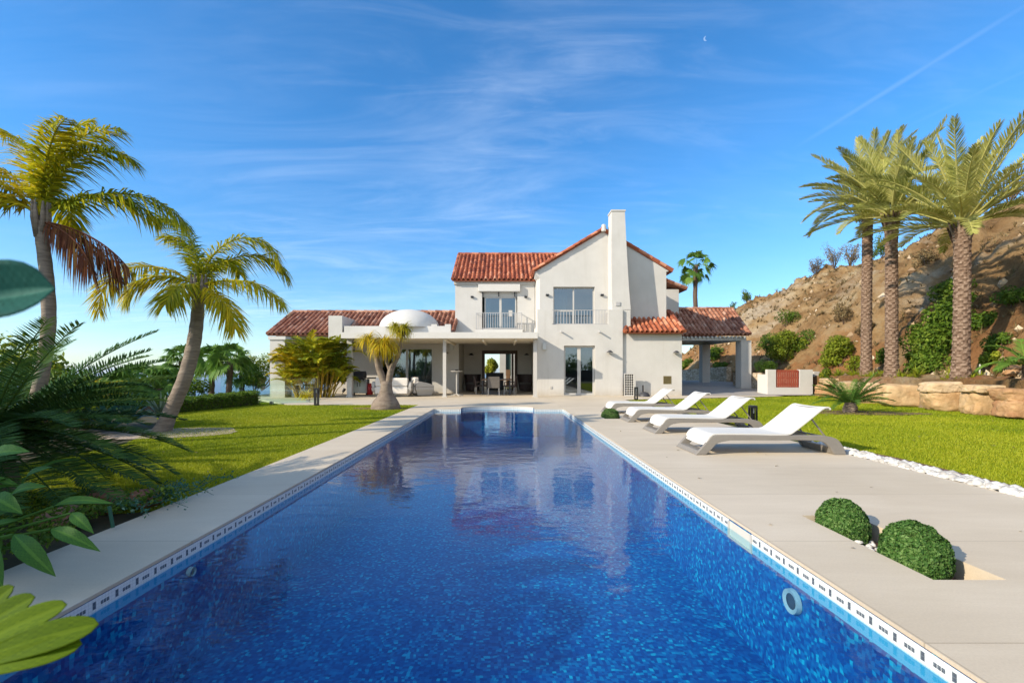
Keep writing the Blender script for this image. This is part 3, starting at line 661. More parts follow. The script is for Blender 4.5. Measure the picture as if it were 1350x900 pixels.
def tile_roof(eL, eR, rR, rL, pu=.235, pv=.36, seed=0, amp=1.0, thick=.05):
    """barrel tiles on the quad eave-left, eave-right, ridge-right, ridge-left"""
    rg = np.random.default_rng(seed)
    eL, eR, rR, rL = [np.array(p, float) for p in (eL, eR, rR, rL)]
    u = eR - eL; Lu = np.linalg.norm(u); u /= Lu
    v = rL - eL; v -= u * v.dot(u); Lv = np.linalg.norm(v); v /= Lv; n = np.cross(u, v)
    loc = lambda p: ((p - eL).dot(u), (p - eL).dot(v))
    poly = [loc(p) for p in (eL, eR, rR, rL)]
    umin = min(p[0] for p in poly); umax = max(p[0] for p in poly)
    nt = int(np.ceil((umax - umin) / pu)); nv = int(np.ceil(Lv / pv)); pv = Lv / nv
    uu = np.array([0, .12, .2, .22, .28, .36, .44, .5, .56, .64, .72, .78, .8, .88, 1.])
    hh = np.where(np.abs(uu - .5) < .3, .028 + .072 * np.sqrt(np.clip(1 - ((uu - .5) / .3) ** 2, 0, 1)), -.012 * np.cos(2 * pi * uu) + .004)
    g = G()
    for i in range(nt):
        uc = umin + (i + .5) * pu
        # clip range of v for this column
        def line_v(p, q):
            if abs(q[0] - p[0]) < 1e-6: return None
            return p[1] + (uc - p[0]) / (q[0] - p[0]) * (q[1] - p[1])
        vhi = Lv; 
        for p, q in ((poly[0], poly[3]), (poly[1], poly[2])):
            if min(p[0], q[0]) < uc < max(p[0], q[0]):
                vv = line_v(p, q)
                if vv is not None: vhi = min(vhi, vv)
        vlo = 0
        if uc < poly[0][0] or uc > poly[1][0]:
            p, q = (poly[0], poly[3]) if uc < poly[0][0] else (poly[1], poly[2])
            vlo = line_v(p, q) or 0; vhi = Lv
        if vhi - vlo < .05: continue
        du = 0
        for k in range(nv):
            a, b = k * pv, (k + 1) * pv
            if b <= vlo or a >= vhi: continue
            a, b = max(a, vlo), min(b, vhi)
            j = rg.normal(0, .006); jh = rg.normal(0, .004); tilt = rg.normal(0, .004)
            s0 = .022 + jh + tilt; s1 = .0 + jh
            us = umin + (i + uu) * pu + j
            A = eL + us[:, None] * u + a * v + (hh * amp + s0)[:, None] * n
            B = eL + us[:, None] * u + (b + .02) * v + (hh * amp + s1)[:, None] * n
            D = eL + us[:, None] * u + a * v + (np.where(np.abs(uu - .5) < .3, hh * amp * .72, -.02) + s0 - .018)[:, None] * n
            vt = np.clip(rg.beta(2.2, 2.2), 0, 1)
            g.grid(np.stack([B, A, D])[::-1], vt)
    # batten slab under the tiles
    nn = n * thick
    V = np.array([eL, eR, rR, rL]); V = V - n * .025
    g.add(np.vstack([V, V - nn]), [[0, 1, 2, 3], [7, 6, 5, 4], [0, 4, 5, 1], [1, 5, 6, 2], [2, 6, 7, 3], [3, 7, 4, 0]], .25)
    return g
def cap_tiles(g, p, q, r=.11, L=.38, seed=0):
    rg = np.random.default_rng(seed); p, q = np.array(p, float), np.array(q, float); n = max(1, int(np.linalg.norm(q - p) / L))
    for k in range(n):
        a, b = p + (q - p) * k / n, p + (q - p) * (k + 1.08) / n
        g.tube([a, b], [r * 1.08, r * .9], 12, True, rg.random())

villa = thing('villa', 'white two storey villa with red barrel tile roofs and a tall tapering chimney', 'house', (2, 24, 0))
FY = 21.5
# ---- gable block
g = G()
xl, xr = WX(708.5, FY), WX(821, FY)
door = (WX(743.5, FY), WX(784.5, FY), .03, WZ(455.5, FY)); notch = (WX(728, FY), WX(802, FY), 3.36, 5)
wall(g, xl, xr, FY, FY + .3, 0, WZ(408, FY), [door, notch])
win = (WX(729.5, 22.5), WX(784, 22.5), WZ(428, 22.5), WZ(378, 22.5))
wall(g, 1.75, 8.0, 22.5, 22.85, 2.9, 6.08, [win])
g.prism_y([(1.60, 6.08), (8.10, 6.08), (8.10, 6.12), (4.87, 8.08), (1.60, 6.16)], 22.5, 22.85)
g.prism_z([(xl, 21.8), (xl + .3, 21.8), (xl + .3, 24.0), (xl, 24.0)], 0, 3.34)
g.prism_z([(1.75, 22.5), (2.05, 22.6), (1.95, 24.3), (1.605, 24.3)], 3.34, 6.1)
g.box(xl + .3, xr, FY + .3, 22.5, 3.12, 3.34)
g.box(7.7, 8.0, 22.85, 32, 0, 6.1); g.box(1.7, 8.0, 31.7, 32, 0, 6.1)
g.prism_y([(1.7, 6.1), (7.95, 6.1), (4.87, 8.0)], 31.7, 32)
# corbel below the left eave
g.prism_y([(1.75, 5.75), (1.75, 6.1), (1.50, 6.1), (1.56, 5.95)], 22.5, 24.0)
# ---- upper left block, porch below
bx0, bx1, BY = -2.60, 1.60, 24.0
win2 = (WX(635.5, BY), WX(682, BY), WZ(433.5, BY), WZ(384.7, BY))
wall(g, bx0, bx1, BY, BY + .3, 2.76, 5.72, [win2])
g.box(bx0 - .06, bx1, BY - .10, BY + .3, 5.72, 5.90)
g.box(bx0, bx0 + .3, BY + .3, 30.3, 2.95, 5.9); g.box(bx0 + .3, 1.7, 30, 30.3, 2.95, 5.9)
g.prism_x([(24.0, 5.9), (27.1, 7.95), (30.3, 5.9)], bx0, bx0 + .28)
# ---- wing with sliding window
slid = (WX(502, BY), WX(570, BY), .04, WZ(459, BY))
wall(g, -9.2, -2.41, BY, BY + .3, 0, 2.9, [slid])
g.box(-9.2, -8.9, BY + .3, 28, 0, 2.9)
g.box(-7.75, bx0 - .002, 22.0, 22.25, 2.86, 3.34)
# stub blocks on the parapet
for px in (572, 590): g.box(WX(px, 22.1) - .12, WX(px, 22.1) + .16, 22.02, 22.22, 3.342, 3.43)
g.prism_x([(22.45, 2.86), (25.0, 4.22), (27.5, 2.86)], -11.3, bx0 - .01)
g.box(-11.3, -9.2, 23.8, 24.2, 2.5, 2.858); g.box(-11.3, -10.9, 22.6, 23.8, 2.5, 2.858)
# corner box on the flat roof, left
g.box(WX(433, 22.0), WX(451, 22.0), 22.0, 24.6, 2.45, WZ(416, 22))
# white parapet behind the ridge
g.box(1.7, 2.9, 28.3, 28.6, 7.3, WZ(335, 28.3))
# ---- annex on the right
g2x0, g2x1 = xr + .002, WX(899, 21.6)
wall(g, g2x0, g2x1, 21.6, 21.9, 0, 2.92, [(WX(874.5, 21.6), WX(885, 21.6), WZ(506, 21.6), WZ(495.5, 21.6))])
g.box(g2x1 - .3, g2x1, 21.9, 31, 0, 2.92)
g.box(8.0, WX(895, 27), 27, 27.3, 2.5, 6.0); g.box(WX(895, 27) - .3, WX(895, 27), 27.3, 32, 2.5, 6.0)
walls = link('wall', g, M['plaster'], villa)
# porch interior
g = G()
pdoor = (WX(635.5, 27), WX(682, 27), .0, WZ(462, 27))
wall(g, -2.71, 1.86, 27, 27.25, 0, 2.95, [pdoor])
g.box(-2.71, -2.411, 24.302, 27, 0, 2.758); g.box(1.562, 1.86, 24.0, 27, 0, 2.758)
# see-through room behind the porch
g.box(-2.71, -2.45, 27.25, 30, 0, 2.95); g.box(1.62, 1.86, 27.25, 30, 0, 2.95)
link('porch_wall', g, M['stucco_lifted'], villa)
g = G(); g.box(-2.6, 1.85, 24.05, 30, 2.765, 2.94); g.box(-7.0, 1.40, 20.15, 23.99, 2.60, 2.62)
link('soffit', g, M['ceil'], villa)
# rooms behind glass
g = G()
def room(x0, x1, y0, y1, z0, z1):
    g.add([[x0, y0, z0], [x1, y0, z0], [x1, y1, z0], [x0, y1, z0], [x0, y0, z1], [x1, y0, z1], [x1, y1, z1], [x0, y1, z1]], [[0, 1, 2, 3], [4, 7, 6, 5], [2, 6, 7, 3], [0, 3, 7, 4], [1, 5, 6, 2]])
room(2.1, 5.2, 21.81, 26, .02, 2.7); room(2.2, 5.2, 22.86, 27, 3.345, 6.0); room(-2.25, 1.5, 24.31, 29, 3.0, 5.68); room(-8.8, -3.0, 24.31, 27.4, .02, 2.6)
link('room', g, M['room'], villa)

# ---- roofs
g = tile_roof((-2.72, 23.72, 5.90), (3.6, 23.72, 5.90), (3.6, 27.1, 8.06), (-2.72, 27.1, 8.06), seed=1)
cap_tiles(g, (-2.72, 27.1, 8.10), (3.6, 27.1, 8.10), seed=2); cap_tiles(g, (-2.70, 23.72, 5.96), (-2.70, 27.1, 8.12), r=.09, seed=3)
link('roof', g, M['tile'], villa, autosmooth=50)
g = tile_roof((3.6, 30.5, 5.90), (-2.72, 30.5, 5.90), (-2.72, 27.1, 8.06), (3.6, 27.1, 8.06), seed=4); link('roof', g, M['tile'], villa, autosmooth=50)
g = tile_roof((1.42, 32.2, 6.10), (1.42, 22.45, 6.10), (4.87, 22.45, 8.14), (4.87, 32.2, 8.14), seed=5)
h = tile_roof((8.33, 22.45, 6.10), (8.33, 32.2, 6.10), (4.87, 32.2, 8.14), (4.87, 22.45, 8.14), seed=6)
for V_, C_ in ((h.V, h.C),):
    off = g.n; g.V += V_; g.C += [(F + off, v) for F, v in C_]; g.n += h.n
cap_tiles(g, (1.42, 22.50, 6.15), (4.80, 22.50, 8.16), r=.08, seed=7); cap_tiles(g, (8.33, 22.50, 6.15), (4.94, 22.50, 8.16), r=.08, seed=8); cap_tiles(g, (4.87, 22.32, 8.2), (4.87, 32.2, 8.2), seed=9)
rf = link('roof', g, M['tile'], villa, autosmooth=50)
g = G(); g.tube([(4.87, 22.35, 8.02), (4.87, 22.35, 8.27)], [.11, .10], 12); g.lathe([(.10, 8.27), (.105, 8.31), (.07, 8.35), (0.001, 8.36)], (4.87, 22.35, 0), 12); link('finial', g, M['plaster2'], rf)
g = tile_roof((5.60, 21.28, 2.98), (WX(901, 21.28), 21.28, 2.98), (8.40, 23.2, 4.16), (6.45, 23.2, 4.16), seed=10)
cap_tiles(g, (5.62, 21.28, 3.03), (6.45, 23.2, 4.2), r=.09, seed=11); cap_tiles(g, (8.42, 21.28, 3.03), (8.42, 23.2, 4.2), r=.09, seed=12); cap_tiles(g, (6.45, 23.2, 4.2), (8.4, 23.2, 4.2), seed=13)
link('roof', g, M['tile'], villa, autosmooth=50)
g = G(); g.prism_x([(21.62, 2.921), (23.2, 4.02), (23.4, 2.921)], 6.3, 8.33); link('wall', g, M['plaster'], villa)
g = tile_roof((-11.6, 22.25, 2.95), (-2.62, 22.25, 2.95), (-2.62, 25.0, 4.36), (-11.6, 25.0, 4.36), seed=14)
cap_tiles(g, (-11.6, 25, 4.4), (-2.62, 25, 4.4), seed=15); cap_tiles(g, (-11.58, 22.25, 3.0), (-11.58, 25, 4.42), r=.09, seed=16)
link('roof', g, M['tile_old'], villa, autosmooth=50)
g = tile_roof((-2.62, 27.75, 2.95), (-11.6, 27.75, 2.95), (-11.6, 25.0, 4.36), (-2.62, 25.0, 4.36), seed=17); link('roof', g, M['tile_old'], villa, autosmooth=50)
g = tile_roof((10.75, 26.75, 5.98), (10.75, 32.2, 5.98), (8.0, 32.2, 7.1), (8.0, 26.75, 7.1), seed=18); cap_tiles(g, (10.75, 26.78, 6.03), (8.0, 26.78, 7.15), r=.085, seed=19)
link('roof', g, M['tile_old'], villa, autosmooth=50)
# dome
g = G(); a = np.linspace(0, pi / 2, 20); g.lathe([(1.5 * cos(t), 3.30 + .97 * sin(t)) for t in a[:-1]] + [(.001, 4.27)], (WX(540, 23.1), 23.1, 0), 48)
link('dome', g, M['plaster2'], villa, smooth=True)
# chimney : tapering stack
def loft(g, secs):
    """secs: list of (z, x0, x1, y0, y1)"""
    V = []; 
    for z, x0, x1, y0, y1 in secs: V += [[x0, y0, z], [x1, y0, z], [x1, y1, z], [x0, y1, z]]
    n = len(secs); F = []
    for k in range(n - 1):
        for i in range(4): F.append([4 * k + i, 4 * k + (i + 1) % 4, 4 * k + 4 + (i + 1) % 4, 4 * k + 4 + i])
    F += [[3, 2, 1, 0], [4 * n - 4, 4 * n - 3, 4 * n - 2, 4 * n - 1]]; g.add(V, F); return g
g = G(); cy0 = 21.62
sec = []
for py, a, b in ((408, 807.2, 831.5), (380, 806.8, 829.5), (340, 806.6, 827.5), (310, 807, 826.2), (277, 807.5, 825)):
    sec.append((WZ(py, cy0), WX(a, cy0), WX(b, cy0), cy0 + (408 - py) * .0012, 22.49))
loft(g, sec)
zt = sec[-1][0]; g.box(sec[-1][1] - .03, sec[-1][2] + .03, sec[-1][3] - .03, 22.49, zt, zt + .07)
g.box(xr + .004, WX(832, FY) , FY + .105, 22.49, 2.93, 4.065)
ch = link('chimney', g, M['plaster'], villa)
g = G(); g.box(WX(812, 21.6), WX(817.5, 21.6), 21.59, 21.63, WZ(403, 21.6), WZ(398, 21.6)); link('vent_grille', g, M['iron'], ch)

# ---- canopy on posts
g = G(); g.box(-7.15, WX(709, 19.9), 19.9, 20.15, 2.60, 2.865); g.box(-7.15, -7.0, 20.15, 23.99, 2.60, 2.865); g.box(1.40, 1.5, 20.15, FY - .003, 2.60, 2.865); g.box(-7.0, 1.40, 20.15, 23.99, 2.70, 2.862)
cn = link('canopy', g, M['plaster2'], villa)
g = G()
for x in (-2.62, -.95, .5): g.box(x - .05, x + .05, 20.16, 23.98, 2.50, 2.60)
link('canopy_beam', g, M['ceil'], cn)
for x, w in ((WX(461.5, 20.5), .11), (WX(586.2, 20.5), .075), (WX(705.5, 20.5), .085)):
    g = G(); g.box(x - w, x + w, 20.5 - w, 20.5 + w, 0, 2.60); g.box(x - w - .03, x + w + .03, 20.5 - w - .03, 20.5 + w + .03, 0, .05); link('post', g, M['frame_white'], villa)

# ---- windows and doors
def glazing(name, x0, x1, y, z0, z1, fr=.06, mull=.07, leaves=2, mat='frame_white', transom=None, sill=True, depth=.08):
    g = G(); e = .002
    g.box(x0 + e, x0 + fr, y, y + depth, z0 + e, z1 - e); g.box(x1 - fr, x1 - e, y, y + depth, z0 + e, z1 - e)
    g.box(x0 + fr, x1 - fr, y, y + depth, z0 + e, z0 + fr); g.box(x0 + fr, x1 - fr, y, y + depth, z1 - fr, z1 - e)
    wd = (x1 - x0) / leaves
    for k in range(1, leaves): g.box(x0 + k * wd - mull / 2, x0 + k * wd + mull / 2, y + .001, y + depth - .001, z0 + fr, z1 - fr)
    if transom: g.box(x0 + fr, x0 + wd - mull / 2, y + .004, y + depth - .004, transom - .03, transom + .03)
    o = link(name, g, M[mat], villa, bevel=.006)
    for k in range(leaves):
        a = x0 + (fr if k == 0 else k * wd + mull / 2); b = x0 + ((k + 1) * wd - mull / 2 if k < leaves - 1 else leaves * wd - fr)
        p = G(); p.add([[a, y + .04, z0 + fr], [b, y + .04, z0 + fr], [b, y + .04, z1 - fr], [a, y + .04, z1 - fr]], [[0, 1, 2, 3]]); link('pane', p, M['glass'], o)
    return o
d = glazing('door', *door[:2], FY + .14, door[2], door[3], fr=.085, mull=.16)
g = G(); g.box(WX(763, FY) - .01, WX(763, FY) + .01, FY + .09, FY + .14, 1.0, 1.12); link('handle', g, M['steel'], d)
w = glazing('window', win[0], win[1], 22.5 + .16, win[2], win[3], transom=4.15)
w2 = glazing('window', win2[0] + .12, win2[1] - .04, BY + .14, win2[2], win2[3] - .24, fr=.07, mull=.12)
g = G(); g.box(win2[0] + .02, win2[1] - .0, BY + .12, BY + .28, win2[3] - .24, win2[3] - .002); link('lintel', g, M['plaster2'], w2)
for px in (636.5, 657.5, 678.5):
    g = G(); x = WX(px, BY); g.box(x - .03, x + .03, BY - .03, BY - .003, WZ(391, BY), WZ(385, BY)); link('bracket', g, M['dark'], w2)
g = G(); g.box(WX(670.5, 24.2), WX(675.5, 24.2), 24.165, 24.172, WZ(417, 24.2), WZ(409, 24.2)); link('notice', g, M['frame_white'], w2)
g = G(); g.box(WX(630.5, 23.7), WX(686, 23.7), 23.78, BY - .002, WZ(384, 23.8), WZ(374.5, 23.8)); link('blind_box', g, M['plaster2'], villa, bevel=.02)
s = glazing('sliding_window', *slid[:2], BY + .1, slid[2], slid[3], fr=.05, mull=.12, mat='frame_alu')
# curtains
def curtain(x0, x1, y, z0, z1, parent, seed):
    u = np.linspace(0, 1, 60); amp = .05
    x = x0 + (x1 - x0) * u; yy_ = y + amp * np.sin(u * (x1 - x0) * 34 + seed)
    g = G(); g.grid(np.stack([np.c_[x, yy_, np.full(60, z0)], np.c_[x, yy_, np.full(60, z1)]])); link('curtain', g, M['curtain'], parent, smooth=True)
curtain(win[0] + .05, win[0] + .75, 23.0, win[2], win[3] + .1, w, 0); curtain(slid[0] + 1.0, slid[0] + 1.55, 24.6, .05, 2.3, s, 1); curtain(slid[1] - 1.0, slid[1] - .4, 24.7, .05, 2.3, s, 2)
curtain(win2[0] + .1, win2[0] + .4, 24.6, win2[2], win2[3], w2, 3)
# brown framed opening at the back of the porch
g = G(); x0, x1, _, z1 = pdoor
g.box(x0, x0 + .16, 26.94, 27.2, 0, z1); g.box(x1 - .16, x1, 26.94, 27.2, 0, z1); g.box(x0 + .16, x1 - .16, 26.94, 27.2, z1 - .2, z1); g.box(.42, .55, 26.98, 27.16, 0, z1 - .2)
link('door_frame', g, M['frame_brown'], villa)
# railings
def railing(x0, x1, y, z0, z1, n, depth=0):
    g = G(); t = .012
    g.box(x0, x1, y - .02, y + .02, z1 - .025, z1); g.box(x0, x1, y - .015, y + .015, z0 + .03, z0 + .055)
    for k in range(n + 1):
        x = x0 + (x1 - x0) * k / n; r = .02 if k in (0, n) else t
        if depth or k not in (0, n): g.box(x - r, x + r, y - r, y + r, z0, z1 - .025)
    if depth:
        for x in (x0, x1):
            g.box(x - .02, x + .02, y + .02, y + depth, z1 - .025, z1); g.box(x - .015, x + .015, y + .015, y + depth, z0 + .03, z0 + .055)
            for k in range(1, 3): g.box(x - t, x + t, y + depth * k / 3 - t, y + depth * k / 3 + t, z0, z1 - .025)
    return link('railing', g, M['iron'], villa)
railing(notch[0], notch[1], FY + .12, 3.36, WZ(408, FY), 19)
railing(WX(628, 23.55), WX(687.5, 23.55), 23.55, WZ(434, 23.55), WZ(412, 23.55), 19, .44)
g = G(); g.box(WX(626.5, 23.5), WX(689, 23.5), 23.5, BY - .002, WZ(438, 23.5), WZ(434.2, 23.5)); link('balcony_slab', g, M['plaster2'], villa)
# annex vent
g = G(); x0, x1, z0, z1 = WX(874.5, 21.6), WX(885, 21.6), WZ(506, 21.6), WZ(495.5, 21.6)
for k in range(7): g.box(x0 + .02, x1 - .02, 21.60, 21.64, z0 + .02 + k * .05, z0 + .045 + k * .05)
g.box(x0, x1, 21.66, 21.7, z0, z1); g.box(x0, x0 + .02, 21.59, 21.66, z0, z1); g.box(x1 - .02, x1, 21.59, 21.66, z0, z1); g.box(x0 + .02, x1 - .02, 21.59, 21.66, z0, z0 + .02); g.box(x0 + .02, x1 - .02, 21.59, 21.66, z1 - .02, z1)
link('vent', g, pmat('bronze_vent', (.20, .16, .07), rough=.5), villa)
# spouts, speaker, socket
for px in (740, 790):
    x, z = WX(px, FY), WZ(437.5, FY); g = G(); g.tube([(x, FY + .05, z + .01), (x, FY - .27, z - .01)], .038, 12); link('spout', g, M['iron'], villa)
g = G(); g.box(WX(715, FY), WX(720, FY), FY - .12, FY - .002, WZ(461, FY), WZ(452, FY)); link('speaker', g, M['frame_alu'], villa, bevel=.01)
g = G(); g.box(WX(593, BY), WX(598, BY), BY - .12, BY - .002, WZ(461, BY), WZ(453, BY)); link('speaker', g, M['frame_alu'], villa, bevel=.01)
g = G(); g.box(WX(725, FY), WX(727.5, FY), FY - .03, FY - .002, WZ(512, FY), WZ(509, FY)); link('socket', g, M['frame_white'], villa)
# wall lamps: box lamps upstairs, dish lamps downstairs
for px, py, y in ((622.5, 391.5, BY), (693, 391.5, BY), (721.5, 389, 22.5), (793.5, 389, 22.5)):
    g = G(); x, z = WX(px, y), WZ(py, y); g.box(x - .075, x + .075, y - .11, y - .002, z - .045, z + .045); link('wall_lamp', g, M['black'], villa, bevel=.01)
for px, py, y in ((803, 464.5, FY), (890, 465, 21.6), (621.5, 468, 27), (694, 468, 27), (588, 466, BY), (467, 463, BY)):
    x, z = WX(px, y), WZ(py, y); g = G(); g.lathe([(.001, z + .10), (.06, z + .085), (.10, z + .04), (.16, z + .0), (.155, z - .005), (.09, z + .02), (.001, z + .03)], (x, y - .17, 0), 20); g.tube([(x, y, z + .07), (x, y - .12, z + .07)], .02, 8)
    link('wall_lamp', g, M['dark'], villa, smooth=True)

# ---- lattice screen
t = thing('lattice_screen', 'white pierced lattice screen at the corner of the annex', 'screen', (5.9, 21.2, 0))
g = G(); x0, x1, y0, y1, z1 = WX(823, 21.2), WX(838, 21.2), 21.2, 21.55, WZ(492, 21.2)
g.box(x0, x0 + .03, 21.2, 21.25, 0, z1); g.box(x1 - .09, x1, 21.18, 21.28, 0, z1); g.box(x0 + .03, x1 - .09, 21.2, 21.25, z1 - .04, z1); g.box(x0 + .03, x1 - .09, 21.2, 21.25, 0, .04)
link('frame', g, M['frame_white'], t)
g = G(); W_, H_ = x1 - .12 - x0, z1 - .08
nx_, nz_ = 4, 9
for i in range(nx_):
    for j in range(nz_):
        cx_, cz_ = x0 + .03 + W_ * (i + .5) / nx_, .04 + H_ * (j + .5) / nz_; a_, b_ = W_ / nx_ / 2, H_ / nz_ / 2
        for sx, sz in ((1, 1), (-1, 1), (1, -1), (-1, -1)):
            g.prism_y([(cx_ + sx * a_, cz_ + sz * b_), (cx_ + sx * a_ * .12, cz_ + sz * b_), (cx_ + sx * a_, cz_ + sz * b_ * .12)], 21.21, 21.24)
link('lattice', g, M['frame_white'], t)
g = G(); g.box(x0 + .03, x1 - .09, 21.30, 21.33, .04, z1 - .05); link('backing', g, M['dark'], t)
# ---- carport
cp = thing('carport', 'open tiled carport on thick white columns to the right of the villa', 'carport', (12, 26, 0))
def floor_z(y): return .004 + min(max((y - 21.9) * .055, 0), .45)
g = tile_roof((8.45, 25.1, 3.16), (WX(988, 25.1), 25.1, 3.16), (13.75, 27.4, 4.85), (8.45, 27.4, 4.85), seed=30)
h = tile_roof((13.75, 30.2, 3.16), (8.45, 30.2, 3.16), (8.45, 27.4, 4.85), (13.75, 27.4, 4.85), seed=31)
off = g.n; g.V += h.V; g.C += [(F + off, v) for F, v in h.C]; g.n += h.n
cap_tiles(g, (8.45, 27.4, 4.9), (13.75, 27.4, 4.9), seed=32); cap_tiles(g, (13.55, 25.1, 3.22), (13.7, 27.4, 4.9), r=.09, seed=33)
link('roof', g, M['tile_old'], cp, autosmooth=50)
g = G(); g.box(8.4, 13.45, 25.3, 25.6, 2.86, 3.06); g.box(8.4, 13.45, 29.6, 29.9, 2.86, 3.06); g.box(13.2, 13.45, 25.6, 29.6, 2.86, 3.06)
for k in range(22): g.box(8.5 + k * .225, 8.58 + k * .225, 25.12, 25.3, 2.98, 3.08)
g.box(8.45, 13.4, 25.62, 29.58, 3.062, 3.08)
link('beam', g, M['frame_alu'], cp)
for x0, x1, y0, y1 in ((13.18, 13.74, 25.32, 25.95), (12.75, 13.25, 29.3, 29.8)):
    g = G(); g.box(x0, x1, y0, y1, 0, 2.858); link('column', g, M['plaster'], cp)
# ---- stone walls near the carport
t = thing('rubble_wall', 'low rubble stone wall behind the open carport', 'stone wall', (14, 33, 0))
def ribbon(g, pts, th, z0s, z1s):
    P = np.array(pts, float); T = np.gradient(P, axis=0); T /= np.linalg.norm(T, axis=1)[:, None]; Nn = np.c_[-T[:, 1], T[:, 0]] * th / 2
    for k in range(len(P) - 1):
        a, b, c, d = P[k] - Nn[k], P[k + 1] - Nn[k + 1], P[k + 1] + Nn[k + 1], P[k] + Nn[k]
        g.add([[*a, z0s], [*b, z0s], [*c, z0s], [*d, z0s], [*a, z1s[k]], [*b, z1s[k + 1]], [*c, z1s[k + 1]], [*d, z1s[k]]], [[0, 1, 5, 4], [2, 3, 7, 6], [4, 5, 6, 7], [3, 0, 4, 7], [1, 2, 6, 5]])
g = G(); ribbon(g, [(12.0, 38), (13.4, 35), (14.4, 32.5), (14.8, 30)], .35, 0, [1.0, 1.2, 1.35, 1.45]); link('masonry', g, M['stonewall'], t)
t = thing('planter_wall', 'low pale stone planter wall under trailing rosemary beside the carport column', 'stone wall', (14, 24.6, 0))
g = G(); ribbon(g, [(13.95, 27.5), (13.95, 25.6), (14.2, 24.2), (14.6, 23.4), (15.0, 23.3)], .3, 0, [1.05, 1.05, 1.1, 1.1, 1.1]); link('masonry', g, M['stonewall'], t)
# ---- white bin store with slatted door
t = thing('bin_store', 'low white walled enclosure with a rust red slatted door', 'bin store', (14, 22.4, 0))
x0, x1, a, b = WX(1012, 22.3), WX(1071.5, 22.3), WX(1023, 22.3), WX(1054.5, 22.3)
g = G(); wall(g, x0, x1, 22.3, 22.5, 0, 1.24, [(a, b, .36, 2)]); g.box(x1 - .2, x1, 22.502, 23.2, 0, 1.24); g.box(x0, x0 + .2, 22.502, 23.2, 0, 1.0); link('wall', g, M['plaster2'], t)
g = G()
n = 11
for k in range(n):
    x = a + .02 + (b - a - .04) * k / n; g.box(x, x + (b - a) / n * .72, 22.33, 22.36, .37, 1.22)
for z in (.5, .8, 1.1): g.box(a + .01, b - .01, 22.362, 22.39, z, z + .06)
link('door', g, M['rust_slat'], t)
t = tag(link('meter_box', G().box(WX(1073, 22.8), WX(1081, 22.8), 22.8, 23.1, 0, WZ(489.5, 22.8)), M['frame_white'], bevel=.02), 'plain pale utility cabinet between the slatted bin store and boulder wall', 'cabinet')
# ---- left terrace column, glass balustrade
t = thing('terrace_column', 'thick square white column rising left of the clumping yellow palm', 'column', (-10.0, 20.4, 0))
g = G(); x = WX(370, 20.4); g.box(x - .33, x + .33, 20.1, 20.75, -.6, 2.55); link('shaft', g, M['plaster'], t)
g = G(); g.box(x - .38, x + .38, 20.05, 20.8, 2.55, 2.7); link('capital', g, M['plaster2'], t)
t = thing('glass_balustrade', 'frameless green tinted glass balustrade at the left terrace edge', 'balustrade', (-8.8, 16.6, 0))
pts = [(-9.0, 20.6), (-9.05, 18.6), (-8.65, 16.55), (-7.25, 16.85)]
for k, (p, q) in enumerate((((-10.6, 19.3), (-8.85, 16.3)), ((-8.75, 16.2), (-7.05, 17.4)), ((-10.9, 19.8), (-13.4, 21.5)))):
    g = G(); p, q = np.array(p), np.array(q); d_ = (q - p) / np.linalg.norm(q - p); n_ = np.array([-d_[1], d_[0]]) * .008
    V = [[*(p - n_), -.05], [*(q - n_), -.05], [*(q + n_), -.05], [*(p + n_), -.05]]; V += [[v[0], v[1], .92] for v in V]
    g.add(V, [[0, 1, 5, 4], [1, 2, 6, 5], [2, 3, 7, 6], [3, 0, 4, 7], [4, 5, 6, 7]]); link('glass_panel', g, M['rail_glass'], t)
    for s_ in (.2, .8):
        g = G(); c = p + (q - p) * s_; g.box(c[0] - .05, c[0] + .05, c[1] - .05, c[1] + .05, -.1, .08); link('clamp', g, M['steel'], t)
# ------------------------------------------------------------------ furniture
def bez(pts, n=24):
    """smooth open polyline through points (Catmull-Rom)"""
    P = np.array(pts, float); P = np.vstack([2 * P[0] - P[1], P, 2 * P[-1] - P[-2]]); out = []
    m = len(P) - 3
    for k in range(m):
        for t in np.linspace(0, 1, max(2, n // m), endpoint=(k == m - 1)):
            p0, p1, p2, p3 = P[k:k + 4]
            out.append(.5 * (2 * p1 + (p2 - p0) * t + (2 * p0 - 5 * p1 + 4 * p2 - p3) * t * t + (3 * p1 - p0 - 3 * p2 + p3) * t ** 3))
    return np.array(out)
LW = .74
side = [(0, 0), (.15, 0)] + [tuple(p) for p in bez([(.15, 0), (.25, .10), (.33, .17), (.50, .205)], 14)[1:]] + [tuple(p) for p in bez([(1.55, .205), (1.78, .19), (1.90, .12), (1.98, 0)], 14)] + [(2.15, 0)] + [tuple(p) for p in bez([(2.15, 0), (2.10, .12), (2.0, .23), (1.80, .275)], 14)[1:]] + [(.30, .275), (.235, .26)]
